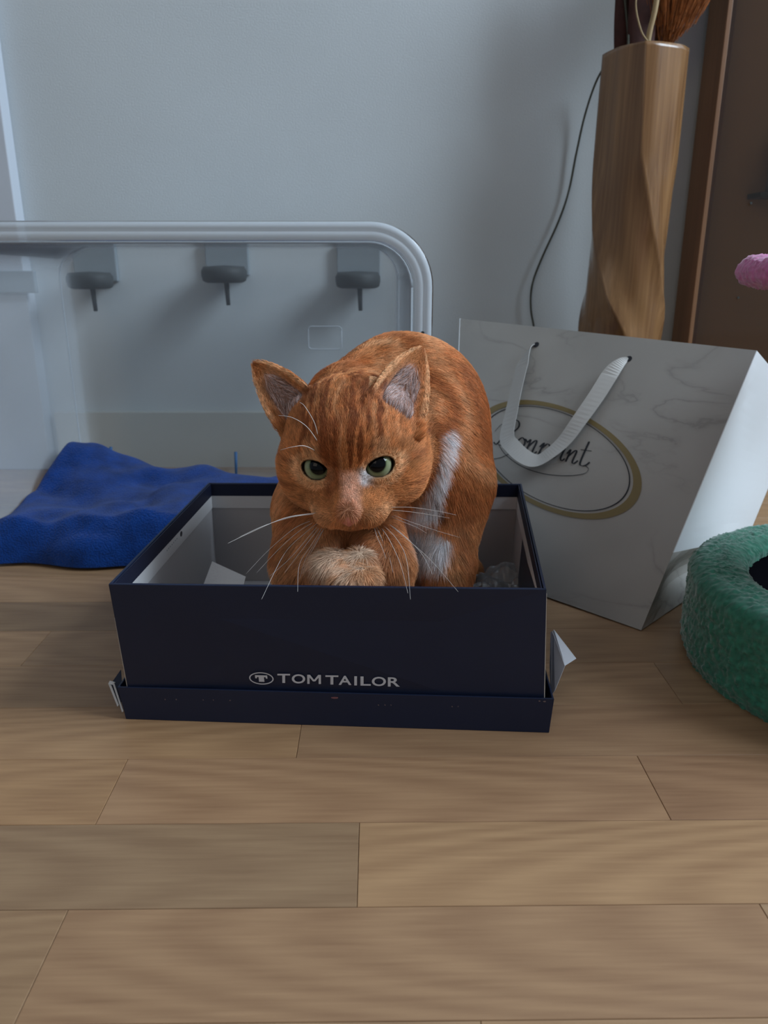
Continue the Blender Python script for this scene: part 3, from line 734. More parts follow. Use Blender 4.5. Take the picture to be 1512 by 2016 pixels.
# ------------------------------------------------------------ wooden cabinet with glass door
cb = empty('display_cabinet', (.9, 1.3, 0)); tag(cb, 'brown wooden display cabinet with smoky glass door at right wall', 'cabinet')
cx0, cyf = .507, 1.325
def part(name, a, b, m, bev=.001):
    bm = bmesh.new(); box(bm, a, b, bev); return bmobj(name, bm, m, cb)
part('side_panel', (cx0, cyf, 0), (cx0+.020, WY-.016, 1.7), M['cab'])
part('side_panel', (1.28, cyf, 0), (1.30, WY-.016, 1.7), M['cab'])
part('front_frame', (cx0-.001, cyf-.02, .0), (cx0+.006, cyf, 1.7), M['cab'])
part('back_panel', (cx0+.02, WY-.022, 0), (1.28, WY-.016, 1.7), M['cab_in'])
part('top_panel', (cx0+.02, cyf, 1.68), (1.28, WY-.022, 1.7), M['cab']); part('base_panel', (cx0+.02, cyf, 0), (1.28, WY-.022, .06), M['cab'])
part('door', (cx0+.0085, cyf-.012, .05), (1.29, cyf-.008, 1.66), M['smoke'])
g = onY(1480, 386, 1.36); part('shelf_clip', (g.x, 1.33, g.z-.004), (g.x+.2, WY-.023, g.z+.004), M['metal_dark'])
g2 = onY(1486, 372, 1.36)
gl = empty('glass_tumbler', (g2.x+.035, 1.355, g.z+.004)); tag(gl, 'plain clear glass tumbler on the narrow ledge inside the cabinet', 'glass')
cz = g.z+.0045; vs, fs = lathe([(0, cz), (.019, cz), (.021, cz+.08), (.0195, cz+.08), (.0175, cz+.005), (0, cz+.005)], g2.x+.035, 1.352, 28); mobj('tumbler_glass', vs, fs, M['rim'], gl, True)
p = onY(1479, 400, cyf-.014); vs, fs = tube([p, p+Vector((0, .002, 0))], .0018, None, 8); mobj('screw', vs, fs, M['metal_dark'], cb)
p = onY(1454, 586, cyf-.014); vs, fs = tube([p, p+Vector((0, .002, 0))], .0018, None, 8); mobj('screw', vs, fs, M['metal_dark'], cb)

# ------------------------------------------------------------ cat tree at right: green tub, post, pink platform
tx, ty = .4625, .64
ct = empty('cat_tree', (tx, ty, 0)); tag(ct, 'plush cat tree with green tub base and pink platform, at right edge', 'cat tree')
def plush(name, prof, seg, m, amp, sc, parent=ct):
    pr_ = []
    for i in range(len(prof)-1):
        a, b = prof[i], prof[i+1]; L_ = math.hypot(a[0]-b[0], a[1]-b[1]); n_ = max(1, int(L_/.0016))
        for k in range(n_): pr_.append((a[0]+(b[0]-a[0])*k/n_, a[1]+(b[1]-a[1])*k/n_))
    pr_.append(prof[-1]); vs, fs = lathe(pr_, tx, ty, seg); vs = np.array(vs); n = len(pr_)
    pa = np.array(pr_); tg = np.gradient(pa, axis=0); nn = np.stack([tg[:, 1], -tg[:, 0]], 1); nn /= np.linalg.norm(nn, axis=1)[:, None]+1e-9
    ang = np.arctan2(vs[:, 1]-ty, vs[:, 0]-tx); idx = np.tile(np.arange(n), seg)
    N3 = np.stack([nn[idx, 0]*np.cos(ang), nn[idx, 0]*np.sin(ang), nn[idx, 1]], 1)
    dsp = (np.abs(noise(vs, sc)-.5)*2+.6*np.abs(noise(vs+5, sc*1.9)-.5)*2-.5)*amp+(noise(vs+9, 40)-.5)*.003
    vs = vs+N3*dsp[:, None]; vs[:, 2] = np.maximum(vs[:, 2], 0)
    return mobj(name, vs, fs, m, parent, True)
def arc(cx_, cz_, r, a0, a1, n=8): return [(cx_+r*math.cos(math.radians(a0+(a1-a0)*k/n)), cz_+r*math.sin(math.radians(a0+(a1-a0)*k/n))) for k in range(n+1)]
prof = [(.170, .0)]+[(.1745, .012)]+arc(.159, .074, .0155, 0, 90)+[(.14, .090)]+arc(.135, .075, .0145, 90, 180)
o = plush('tub', prof, 640, M['green'], .0026, 300)
vs, fs = lathe([(.1215, .077), (.119, .02), (.0, .015)], tx, ty, 48); mobj('tub_lining', vs, fs, M['shade_in'], ct, True)
vs, fs = lathe([(0, .015), (.04, .015), (.04, .345), (0, .345)], tx, ty, 32); mobj('post', vs, fs, M['sisal'], ct, True)
prof = [(0, .342)]+[(.152, .342)]+arc(.1545, .3555, .0125, -90, 90)+[(0, .368)]
plush('platform', prof, 560, M['pink'], .0022, 240)

# ------------------------------------------------------------ the cat: one continuous signed-distance body
HC = np.array(P(695, 882, .650)[:])
TH = math.radians(35); ROLL = math.radians(4.5); YAW = math.radians(-3)
Rr = np.array([1., 0, 0]); Uc = np.array([0, sp, cp]); Tc = np.array([0, -cp, sp])
# head axes: hx right, hy forward (out of the nose), hz up
hy = Tc*math.cos(TH)-Uc*math.sin(TH); hz = Uc*math.cos(TH)+Tc*math.sin(TH); hx = Rr.copy()
def rotax(v, ax, a):
    return v*math.cos(a)+np.cross(ax, v)*math.sin(a)+ax*np.dot(ax, v)*(1-math.cos(a))
hx, hz, hy = [rotax(v, Tc, ROLL) for v in (hx, hz, hy)]
hx, hy = [rotax(v, hz, math.radians(-6)) for v in (hx, hy)]
HS = 1.06
HM = np.stack([hx, hy, hz], 1)      # columns
def H(x, y, z): return HC+HM@(np.array([x, y, z])*HS)
def to_head(p): return ((p-HC)@HM)/HS
def npP(*a): return np.array(P(*a)[:])
h_ = .0018
lo = np.array([-.155, .545, .004]); hi = np.array([.125, .875, .335])
nx, ny, nz = [int((b-a)/h_)+1 for a, b in zip(lo, hi)]
gx, gy, gz = [(lo[i]+h_*np.arange(n_)).astype(np.float32) for i, n_ in enumerate((nx, ny, nz))]
def sub(bmin, bmax, pad=.03):
    sl = []
    for i, g_ in enumerate((gx, gy, gz)):
        a = np.searchsorted(g_, bmin[i]-pad); b = np.searchsorted(g_, bmax[i]+pad); sl.append(slice(max(a, 0), min(b, len(g_))))
    Xs, Ys, Zs = np.meshgrid(gx[sl[0]], gy[sl[1]], gz[sl[2]], indexing='ij')
    return tuple(sl), np.stack([Xs, Ys, Zs], -1)
V = np.full((nx, ny, nz), .05, np.float32)
def smin(a, b, k):
    hh = np.clip(.5+.5*(b-a)/k, 0, 1); return b*(1-hh)+a*hh-k*hh*(1-hh)
def add(dfun, bmin, bmax, k):
    sl, pp = sub(bmin, bmax, .03+k); V[sl] = smin(V[sl], dfun(pp).astype(np.float32), k)
def ell(c, r, k=.012, axes=None):
    c = np.array(c); r = np.array(r); m = r.max()
    def f(p):
        q = p-c
        if axes is not None: q = q@axes
        k0 = np.linalg.norm(q/r, axis=-1); k1 = np.linalg.norm(q/(r*r), axis=-1)+1e-9; return k0*(k0-1)/k1
    add(f, c-m, c+m, k)
def cone(a, b, ra, rb, k=.012):
    a = np.array(a); b = np.array(b); ba = b-a; L2 = ba@ba
    def f(p):
        t = np.clip(((p-a)@ba)/L2, 0, 1); return np.linalg.norm(p-a-t[..., None]*ba, axis=-1)-(ra+(rb-ra)*t)
    m = max(ra, rb); add(f, np.minimum(a, b)-m, np.maximum(a, b)+m, k)
# body
ell(npP(806, 832, .762), (.076, .078, .084), .02)
ell(npP(776, 1000, .760), (.070, .066, .080), .03)
ell(npP(846, 945, .715), (.053, .05, .062), .03)
ell(npP(660, 1000, .735), (.055, .055, .06), .03)
cone(npP(700, 880, .69), npP(800, 880, .735), .050, .066, .03)
cone(npP(688, 800, .705), npP(770, 768, .755), .039, .046, .022)
# outer right leg
cone(npP(898, 955, .705), npP(882, 1110, .692), .031, .020, .016)
q = npP(882, 1110, .692); f_ = np.array([q[0]-.004, q[1]-.02, .02]); cone(q, f_, .021, .016, .012); ell(f_+np.array([0, -.012, -.004]), (.018, .026, .012), .01)
# left leg
cone(npP(622, 1010, .70), npP(608, 1110, .682), .036, .030, .02)
q = npP(608, 1110, .682); f_ = np.array([q[0]-.002, q[1]-.02, .022]); cone(q, f_, .030, .018, .012); ell(f_+np.array([0, -.012, -.006]), (.019, .026, .012), .01)
# central foreleg
cone(npP(738, 1030, .685), npP(760, 1112, .655), .023, .0195, .012)
q = npP(760, 1112, .655); f_ = np.array([q[0]+.004, q[1]-.004, .02]); cone(q, f_, .022, .017, .01); ell(f_+np.array([0, -.010, -.004]), (.018, .024, .012), .01)
# raised paw in the middle
cone(npP(615, 1135, .665), npP(655, 1124, .632), .019, .0155, .012)
cone(npP(650, 1124, .630), npP(695, 1132, .628), .0145, .0155, .006)
ell(npP(706, 1118, .632), (.0150, .014, .0150), .004)
for k_ in range(4):
    c_ = npP(672+k_*17, 1142-abs(k_-1.5)*2, .612+.003*abs(k_-1.5)); ell(c_, (.0085, .012, .0085), .004)
# tail, curled round behind inside the box
tp = [npP(840, 1060, .80), np.array([.085, .79, .035]), np.array([.04, .808, .02]), np.array([-.03, .81, .018]), np.array([-.09, .79, .018])]
for a_, b_, r_ in zip(tp[:-1], tp[1:], (.022, .018, .016, .014)): cone(a_, b_, r_, r_-.002, .012)
# head
def hell(x, y, z, rx, ry, rz, k=.010): ell(H(x, y, z), np.array([rx, ry, rz])*HS, k, HM)
hell(0, -.012, .010, .0515, .052, .042, .015)
hell(0, .016, .014, .036, .030, .030, .012)
for sgn in (-1, 1):
    hell(sgn*.0295, .004, -.010, .030, .033, .028, .012)
    hell(sgn*.026, .016, -.022, .024, .026, .020, .012)
    hell(sgn*.0120, .0460, -.0265, .0165, .0150, .0115, .010)
    hell(sgn*.021, .024, .018, .012, .010, .008, .012)
hell(0, .032, -.022, .028, .024, .019, .014)
cone(H(0, .026, .011), H(0, .058, -.0145), .0125*HS, .0095*HS, .008)
cone(H(-.0035, .0640, -.0180), H(.0035, .0640, -.0180), .0050*HS, .0050*HS, .003)
hell(0, .040, -.036, .014, .013, .009, .008)
# eyes
ER = .0125
EYES = []
def surf_along(px, py):
    d_ = np.array(ray(px, py)[:]); zc = np.arange(.54, .72, .0004); pts = np.array([0, 0, CAMH])+d_[None]*zc[:, None]
    ii = np.clip(((pts-lo)/h_).round().astype(int), 0, [nx-1, ny-1, nz-1]); vv = V[ii[:, 0], ii[:, 1], ii[:, 2]]
    w0_ = np.where(vv < 0)[0]; inside = w0_[0] if len(w0_) else int(np.argmin(vv)); return pts[inside]
for sgn, px, py in ((-1, 620, 923), (1, 749, 917)):
    sp_ = surf_along(px, py)
    g = -sp_+np.array([0, 0, CAMH]); g /= np.linalg.norm(g)
    nrm = g*.8+hx*sgn*.30+hy*.25; nrm /= np.linalg.norm(nrm)
    cen_ = sp_-nrm*(ER-.0030)
    ax_ = -sgn*hx*math.cos(math.radians(12))-hz*math.sin(math.radians(12))
    ax_ = ax_-nrm*np.dot(ax_, nrm); ax_ /= np.linalg.norm(ax_)
    bx_ = np.cross(nrm, ax_); bx_ = bx_ if np.dot(bx_, hz) > 0 else -bx_
    EYES.append((sgn, cen_, nrm, ax_, bx_, g))
    ell(cen_, (ER+.0013,)*3, .006)
def almond(p, e, grow=0):
    sgn, c, n_, a_, b_, g_ = e; q = p-c; A = q@a_; B = q@b_; D = q@n_
    L_ = .0124+grow; u_ = np.sign(1-(A/L_)**2)*np.abs(np.clip(1-(A/L_)**2, -1, 1))**.60
    up = B-(.0072+grow)*u_; dn = -B-(.0086+grow)*u_
    return np.maximum(np.maximum(up, dn), np.abs(A)-L_), D
for e in EYES:
    sl, pp = sub(e[1]-.016, e[1]+.016, 0); d_, D = almond(pp, e)
    cut = np.maximum(d_, -(D-.001)); V[sl] = np.maximum(V[sl], -cut.astype(np.float32))
NP = to_head(surf_along(687, 1024))
for sgn in (-1, 1):     # nostrils
    c_ = HC+HM@((NP+np.array([sgn*.0038, .0008, -.0012]))*HS); sl, pp = sub(c_-.004, c_+.004, 0)
    V[sl] = np.maximum(V[sl], -(np.linalg.norm((pp-c_), axis=-1)-.0016).astype(np.float32))
# ears
EARS = []
def ear(base, tip, wdir, W_, depth, facing):
    base = np.array(base); a = np.array(tip)-base; L_ = np.linalg.norm(a); a /= L_
    wd = np.array(wdir); wd = wd-a*np.dot(wd, a); wd /= np.linalg.norm(wd); n_ = np.cross(a, wd)
    if np.dot(n_, facing) < 0: n_ = -n_
    EARS.append((base, a, wd, n_, L_, W_))
    def f(p):
        q = p-base; hh = q@a; x = q@wd; y = q@n_
        t = np.clip(hh/L_, 0, 1); w_ = W_*np.clip(1-t**1.9, 0, 1)**.80+.0022
        ys = -depth*np.clip(1-(x/(W_*1.05))**2, 0, 1)*(1-t*.75)+.002
        th_ = .0022
        return np.maximum(np.maximum((np.abs(y-ys)-th_)*.75, (np.abs(x)-w_)*.8), np.maximum(hh-L_, -hh-.012))
    mm = np.array([W_+.01]*3); add(f, np.minimum(base, tip)-mm, np.maximum(base, tip)+mm, .0035)
camv = np.array([0, 0, CAMH])
ear(npP(582, 808, .648), npP(499, 714, .664), npP(618, 784, .640)-npP(542, 830, .652), .0205, .015, (camv-npP(560, 780, .66))+np.array([-.12, 0, 0]))
ear(npP(777, 812, .624), npP(832, 686, .655), npP(832, 822, .640)-npP(732, 800, .618), .0245, .015, (camv-npP(790, 780, .66))+np.array([-.0, 0, 0]))

# surface nets
def nets(V):
    neg = V < 0
    c = np.zeros((nx-1, ny-1, nz-1), np.int8)
    offs = [(i, j, k) for i in (0, 1) for j in (0, 1) for k in (0, 1)]
    for i, j, k in offs: c += neg[i:nx-1+i, j:ny-1+j, k:nz-1+k]
    act = np.argwhere((c > 0) & (c < 8)); idx = -np.ones(c.shape, np.int32); idx[tuple(act.T)] = np.arange(len(act))
    cv = np.stack([V[act[:, 0]+i, act[:, 1]+j, act[:, 2]+k] for i, j, k in offs], 1)
    O = np.array(offs, float); acc = np.zeros((len(act), 3)); cnt = np.zeros(len(act))
    for a in range(8):
        for b in range(a+1, 8):
            if np.abs(O[a]-O[b]).sum() != 1: continue
            m_ = (cv[:, a] < 0) != (cv[:, b] < 0); t = np.where(m_, cv[:, a]/(cv[:, a]-cv[:, b]+1e-12), 0)
            acc += np.where(m_[:, None], O[a]+(O[b]-O[a])*t[:, None], 0); cnt += m_
    vt = lo+(act+acc/cnt[:, None])*h_
    F_ = []
    for ax in range(3):
        s0 = [slice(1, -1)]*3; s0[ax] = slice(0, -1); s1 = list(s0); s1[ax] = slice(1, None)
        A = neg[tuple(s0)]; B = neg[tuple(s1)]; e = np.argwhere(A != B); 
        fl_ = A[tuple(e.T)]
        st = np.ones(3, int); st[ax] = 0; e = e+st
        u, v = [(1, 2), (2, 0), (0, 1)][ax]; du = np.zeros(3, int); du[u] = 1; dv = np.zeros(3, int); dv[v] = 1
        q = np.stack([idx[tuple((e-du-dv).T)], idx[tuple((e-dv).T)], idx[tuple(e.T)], idx[tuple((e-du).T)]], 1)
        q = np.where(fl_[:, None], q, q[:, ::-1]); F_.append(q)
    F_ = np.vstack(F_); F_ = F_[(F_ >= 0).all(1)]; return vt, F_
vt, fc = nets(V)
# keep the biggest component implicitly; light Laplacian smoothing
def gradV(p):
    ii = np.clip((p-lo)/h_, 1, np.array([nx, ny, nz])-3); i0 = ii.round().astype(int); G = []
    for ax in range(3):
        d_ = np.zeros(3, int); d_[ax] = 1; a_ = i0+d_; b_ = i0-d_
        G.append(V[a_[:, 0], a_[:, 1], a_[:, 2]]-V[b_[:, 0], b_[:, 1], b_[:, 2]])
    G = np.stack(G, 1).astype(float); return G/(np.linalg.norm(G, axis=1)[:, None]+1e-9)

# ---- coat colours (albedo)
ORG = np.array([.52, .205, .072]); DRK = np.array([.27, .078, .024]); PAL = np.array([.74, .42, .215]); WHT = np.array([.74, .74, .77]); CRM = np.array([.70, .52, .38])
PNK = np.array([.66, .17, .11]); EARIN = np.array([.42, .26, .23])
def mix(c, d_, w_): return c*(1-w_[:, None])+d_*w_[:, None]
def coat(p, nrm):
    q = to_head(p); dh = np.linalg.norm(q*np.array([1, .95, 1.0]), axis=1)
    x, y, z = q.T; n1 = noise(p, 55); n2 = noise(p, 160); n0 = noise(p, 24)
    c = np.tile(ORG, (len(p), 1)); c = c*(.86+.30*n1)[:, None]
    # body marbling
    body = sstep(.058, .072, dh)
    swirl = .5+.5*np.sin(p[:, 0]*85+p[:, 2]*28+8*n0)
    c = mix(c, DRK*1.25, body*sstep(.55, .95, swirl)*.55); c = mix(c, PAL, body*sstep(.6, .95, 1-swirl)*.45)
    # legs paler below
    low = sstep(.17, .11, p[:, 2])*body; c = mix(c, PAL, low*.45*n1*1.6)
    # white bib at the right of the face
    cpx = p-np.array([0, 0, CAMH]); zc = cpx@np.array([0, cp, -sp]); u = 756+F*cpx[:, 0]/zc; v = 1008-F*(cpx@Uc)/zc
    mid = np.interp(v, [838, 860, 900, 940, 980, 1020, 1060, 1100], [880, 869, 857, 842, 824, 818, 836, 846]); hw = np.interp(v, [838, 860, 900, 940, 980, 1020, 1060, 1100], [3, 12, 22, 38, 44, 36, 46, 32])
    wob = (n1-.5)*22
    bib = sstep(hw+8, hw-10, np.abs(u-mid)+wob)*sstep(828, 850, v)*sstep(1125, 1095, v)*sstep(.066, .072, dh)
    bib = bib*(nrm[:, 1] < .35)*(p[:, 1] < .76)
    bib = bib*(1-.75*sstep(1000, 1014, v)*sstep(1044, 1030, v)*sstep(.35, .6, n1+.3*n2))
    c = mix(c, WHT, bib)
    sg = np.clip(((u-850)*25+(v-957)*58)/(25**2+58**2), 0, 1); dl = np.hypot(u-850-25*sg, v-957-58*sg); c = mix(c, DRK*.5, sstep(4, 1.5, dl)*body*.9)
    # raised paw: cream
    pc = npP(680, 1105, .63); dp = np.linalg.norm((p-pc)/np.array([.03, .04, .018]), axis=1); c = mix(c, CRM, sstep(1.3, .6, dp)*(.25+.75*sstep(.4, .6, n2))*.85*body)
    # head pattern
    hd = 1-body
    fore = sstep(.014, .022, z+.35*y-.003)*sstep(.045, .028, np.abs(x))*hd
    sl0 = noise(np.stack([x*330, y*20+7, z*26], 1), 1.0)
    st = np.abs(x)+.0018*np.sin(z*160+y*120)+.010*(n1-.5)+.004*(sl0-.5)
    s1 = .48*(.5+.5*np.cos(st*2*math.pi/.0088+math.pi*.2))+.52*sstep(.3, .7, sl0)
    c = mix(c, DRK*.85, fore*sstep(.46, .70, s1)*.95); c = mix(c, PAL, fore*sstep(.75, 1, 1-s1)*.35)
    streak = noise(np.stack([x*420, y*40, z*60], 1), 1.0); c = mix(c, DRK*1.2, fore*sstep(.55, .8, streak)*.35)
    # crown darker between ears
    c = mix(c, DRK*1.2, hd*sstep(.03, .045, z)*sstep(.5, .7, n1)*.5)
    for uu, vv_, ru, rv in ((722, 770, 30, 34), (612, 775, 16, 22)):
        c = mix(c, DRK*.8, hd*sstep(1.2, .4, np.hypot((u-uu)/ru, (v-vv_)/rv)+.5*(n1-.5))*.75*(z > .01))
    # cheek stripes
    for zz, sl_ in ((.004, .10), (-.012, .35)):
        ln = np.abs(z-(zz-sl_*(np.abs(x)-.04)))+.004*(n1-.5); c = mix(c, DRK*1.15, hd*sstep(.0035, .0012, ln)*sstep(.036, .044, np.abs(x))*.6)
    # pale round the eyes, white inner corner on one side
    for e in EYES:
        qq = p-e[1]; A = qq@e[3]; B = qq@e[4]; dd = np.sqrt((A/.0150)**2+((B+.001)/.0115)**2)
        c = mix(c, PAL*1.15, hd*sstep(1.55, 1.0, dd)*.85*(B < .004)+hd*sstep(1.25, 1.0, dd)*.4*(B >= .004))
        br_ = sstep(.010, .003, np.abs(A+.001))*sstep(.006, .010, B)*sstep(.024, .014, B); c = mix(c, PAL, hd*br_*.55)
        if e[0] > 0:
            cc = e[1]+e[3]*.0150-e[4]*.006+e[2]*.008; c = mix(c, WHT, hd*sstep(.0105, .004, np.linalg.norm(p-cc, axis=1))*.9)
        al, D = almond(p, e); c = mix(c, np.array([.030, .014, .010]), hd*sstep(.0009, .0003, al)*(D > -.001)*.95)
    # nose bridge: dark brown to one side, pale ridge
    brd = sstep(.010, .004, np.abs(x+.0105))*sstep(.028, .036, y)*sstep(.060, .052, y)*sstep(-.018, -.010, z); c = mix(c, DRK*1.1, hd*brd*.75)
    rdg = sstep(.010, .003, np.abs(x-.003))*sstep(.030, .042, y)*sstep(NP[2]+.001, NP[2]+.006, z)*sstep(.010, .004, z); c = mix(c, np.array([.70, .40, .28]), hd*rdg*.85)
    # muzzle slightly paler low down, chin cream
    c = mix(c, PAL, hd*sstep(.044, .052, y)*sstep(-.016, -.024, z)*.6)
    # nose leather
    nd = np.sqrt((x/(.0076+.35*(z-NP[2])))**2+((y-NP[1])/.010)**2+((z-NP[2])/.0046)**2)
    phl = hd*sstep(.0016, .0006, np.abs(x-NP[0]))*sstep(NP[2]-.003, NP[2]-.004, z)*(z > NP[2]-.008)*(y > .04); c = mix(c, DRK*.6, phl*.8); c = mix(c, PNK, hd*sstep(1.25, .8, nd))
    inear = np.zeros(len(p)); onear = np.zeros(len(p))
    for b_, a_, w_, n_, L_, W_ in EARS:
        r_ = p-b_; hh = (r_@a_)/L_; xx = (r_@w_)/W_; m_ = (hh > -.15) & (hh < 1.05) & (np.abs(xx) < 1.15) & (np.abs(r_@n_) < .02)
        fr = m_ & ((nrm@n_) > .25)
        onear = np.maximum(onear, m_*sstep(-.1, .15, hh)*(np.linalg.norm(q, axis=1) > .048))
        wi = fr*sstep(.85, .35, np.abs(xx)/(np.clip(1-np.clip(hh, 0, 1)**1.9, .02, 1)**.80))*sstep(-.12, .05, hh)*sstep(.80, .42, hh)
        c = mix(c, EARIN, wi*.80); inear = np.maximum(inear, wi)
        pr2 = np.abs(xx)/(np.clip(1-np.clip(hh, 0, 1)**1.9, .02, 1)**.80); c = mix(c, PAL*1.1, fr*sstep(.84, .97, pr2)*sstep(.0, .2, hh)*.8)
        edge_ = m_*sstep(.88, 1.0, hh); c = mix(c, DRK*1.5, edge_*.3)
    return c, hd, bib, inear, onear, nd
nv = gradV(vt)
col, *_ = coat(vt, nv)
cat = empty('cat', (0.0, .70, .006)); tag(cat, 'ginger tabby cat with white chest crouching in the navy shoe box', 'cat')
me = bpy.data.meshes.new('body'); me.from_pydata(vt.tolist(), [], fc.tolist()); me.update()
me.polygons.foreach_set('use_smooth', [True]*len(me.polygons))
ca = me.color_attributes.new('coat', 'FLOAT_COLOR', 'POINT'); ca.data.foreach_set('color', np.hstack([col, np.ones((len(col), 1))]).ravel())
body = bpy.data.objects.new('body', me); C.objects.link(body); body.parent = cat; body.matrix_parent_inverse = Matrix.Translation(-cat.location)
def attr_mat(name, at, rough, spec, bright=1.0, nsc=None):
    m = bpy.data.materials.new(name); m.use_nodes = True; nt = m.node_tree; b = nt.nodes['Principled BSDF']
    a = nt.nodes.new('ShaderNodeAttribute'); a.attribute_name = at
    s_ = nt.nodes.new('ShaderNodeVectorMath'); s_.operation = 'SCALE'; s_.inputs['Scale'].default_value = bright
    nt.links.new(a.outputs['Color'], s_.inputs[0]); nt.links.new(s_.outputs[0], b.inputs['Base Color'])
    b.inputs['Roughness'].default_value = rough; b.inputs['Specular IOR Level'].default_value = spec; return m
me.materials.append(attr_mat('cat_skin_coat', 'coat', .75, .15, .9))
# fur: combed strands
tri = np.vstack([fc[:, [0, 1, 2]], fc[:, [0, 2, 3]]]); a_, b_, c_ = vt[tri[:, 0]], vt[tri[:, 1]], vt[tri[:, 2]]
ar = np.linalg.norm(np.cross(b_-a_, c_-a_), axis=1)/2; ctr = (a_+b_+c_)/3
facing_ = ((camv-ctr)*gradV(ctr)).sum(1) > -.12
headness = sstep(.09, .06, np.linalg.norm(to_head(ctr), axis=1))
wgt = ar*np.where(ctr[:, 2] < .03, .02, 1)*np.where(facing_, 1, .35)*(1+1.8*headness)
NHAIR = 330000
ti = rng.choice(len(tri), NHAIR, p=wgt/wgt.sum()); r1, r2 = rng.random(NHAIR), rng.random(NHAIR); s_ = np.sqrt(r1)
root = a_[ti]*(1-s_)[:, None]+b_[ti]*(s_*(1-r2))[:, None]+c_[ti]*(s_*r2)[:, None]
nr = gradV(root); hc, hd, bib, inear, onear, nd = coat(root, nr)
q = to_head(root); x, y_, z = q.T
# flow fields
nose = H(0, .068, -.020)
fh = root-nose; fh = fh+hx[None]*0
body_flow = np.tile(np.array([.05, .12, -1.0]), (NHAIR, 1)); body_flow[:, 0] += (root[:, 0]-.03)*5
back = sstep(.16, .24, root[:, 2]); body_flow = body_flow*(1-.4*back)[:, None]+np.array([.5, .35, -.1])*back[:, None]*1.0
flow = fh/np.linalg.norm(fh, axis=1)[:, None]*hd[:, None]+body_flow/np.linalg.norm(body_flow, axis=1)[:, None]*(1-hd)[:, None]
for b0, a0, w0, n0_, L0, W0 in EARS:
    rr = root-b0; near = (onear > .3) & (np.linalg.norm(rr, axis=1) < L0*1.1); flow[near] = a0+(.35*w0*np.sign(-(rr[near]@w0))[:, None])
for e in EYES:
    dd = root-e[1]; near = np.linalg.norm(dd, axis=1); w_ = sstep(.022, .014, near)*hd; flow = flow*(1-w_)[:, None]+dd/near[:, None]*w_[:, None]
cl = np.stack([noise(root+k_*3.3, 140)-.5 for k_ in range(3)], 1)
flow = flow+cl*.55+rng.normal(0, .10, (NHAIR, 3))
tan = flow-nr*(flow*nr).sum(1)[:, None]; tan /= np.linalg.norm(tan, axis=1)[:, None]+1e-9
ln = .0105*(1-hd)+hd*(.0062)
ln = np.where(bib > .4, .015, ln)
muz = sstep(.030, .060, y_)*hd; ln = ln*(1-.72*muz)
ln = ln*np.where(onear > .3, .42, 1); ln = np.where(inear > .4, .009, ln)
cheek = hd*sstep(.038, .05, np.abs(x))*(onear < .3); ln = ln*(1+.7*cheek)
emin = np.min([np.maximum(np.abs(almond(root, e)[0]), 0)+np.where(np.linalg.norm(root-e[1], axis=1) > .02, 1, 0) for e in EYES], axis=0)
insd = np.any([(almond(root, e)[0] < .0019) & (np.linalg.norm(root-e[1], axis=1) < .02) for e in EYES], axis=0)
ln = ln*np.clip(.25+emin/.008, .25, 1)
ln = ln*rng.uniform(.65, 1.2, NHAIR)
keep = (~insd) & (nd > 1.05) & ((inear < .4) | (rng.random(NHAIR) < .45))
root, nr, tan, ln, hc, inear, bib, hd = [v[keep] for v in (root, nr, tan, ln, hc, inear, bib, hd)]
n_ = len(root); lift = (.38+.12*rng.random(n_))[:, None]
lift = np.where((inear > .4)[:, None], .9, lift)
K = 4; pts = np.zeros((n_, K, 3))
for k_ in range(K):
    f = k_/(K-1); dirv = tan*(1)+nr*lift*(1-.55*f); dirv /= np.linalg.norm(dirv, axis=1)[:, None]
    pts[:, k_] = root-nr*.0004*(k_ == 0)+dirv*(ln*f)[:, None]+(np.array([0, 0, -1.])*((ln*f)**2*6)[:, None])
cvar = hc*(rng.uniform(.72, 1.30, n_)*(.70+.6*noise(root, 330)))[:, None]; cvar = np.where((inear > .4)[:, None], np.where((rng.random(n_) < .55)[:, None], np.array([.66, .52, .50]), np.array([.42, .22, .15]))*rng.uniform(.4, 1.3, n_)[:, None], cvar)
hcv = bpy.data.hair_curves.new('fur'); hcv.add_curves([K]*n_)
hcv.position_data.foreach_set('vector', pts.astype(np.float32).ravel())
ra = hcv.attributes.new('radius', 'FLOAT', 'POINT'); rad = np.tile(np.array([.00013, .00012, .00009, .00002]), n_)*np.repeat(.7+.5*rng.random(n_), K)
ra.data.foreach_set('value', rad.astype(np.float32))
cc = hcv.attributes.new('fur_colour', 'FLOAT_COLOR', 'POINT')
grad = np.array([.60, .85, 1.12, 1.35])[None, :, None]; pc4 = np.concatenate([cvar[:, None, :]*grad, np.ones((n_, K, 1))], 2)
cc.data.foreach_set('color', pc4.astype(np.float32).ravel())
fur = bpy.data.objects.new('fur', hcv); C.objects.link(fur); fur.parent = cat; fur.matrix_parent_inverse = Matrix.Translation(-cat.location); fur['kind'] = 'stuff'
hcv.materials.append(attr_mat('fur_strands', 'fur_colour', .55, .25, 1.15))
# nose leather
vs_, fs_ = [], []
for j in range(13):
    for i in range(24):
        a1 = math.pi*j/12; a2 = 2*math.pi*i/24; X_ = math.sin(a1)*math.cos(a2); Z_ = math.sin(a1)*math.sin(a2); Y_ = math.cos(a1)
        wd_ = .0070*(1+.42*Z_) if Z_ < 0 else .0070*(1+.12*Z_)
        q_ = NP+np.array([X_*wd_, .0016+Y_*.0034-.0016*abs(X_), Z_*.0048+.0005]); vs_.append(HC+HM@(q_*HS))
for j in range(12):
    for i in range(24):
        i2 = (i+1) % 24; fs_.append((j*24+i, j*24+i2, (j+1)*24+i2, (j+1)*24+i))
mobj('nose', vs_, fs_, mat('nose_leather', (.62, .21, .15), .45, .4, bump=(900, .3, .0004)), cat, True)['label'] = 'coral pink nose'
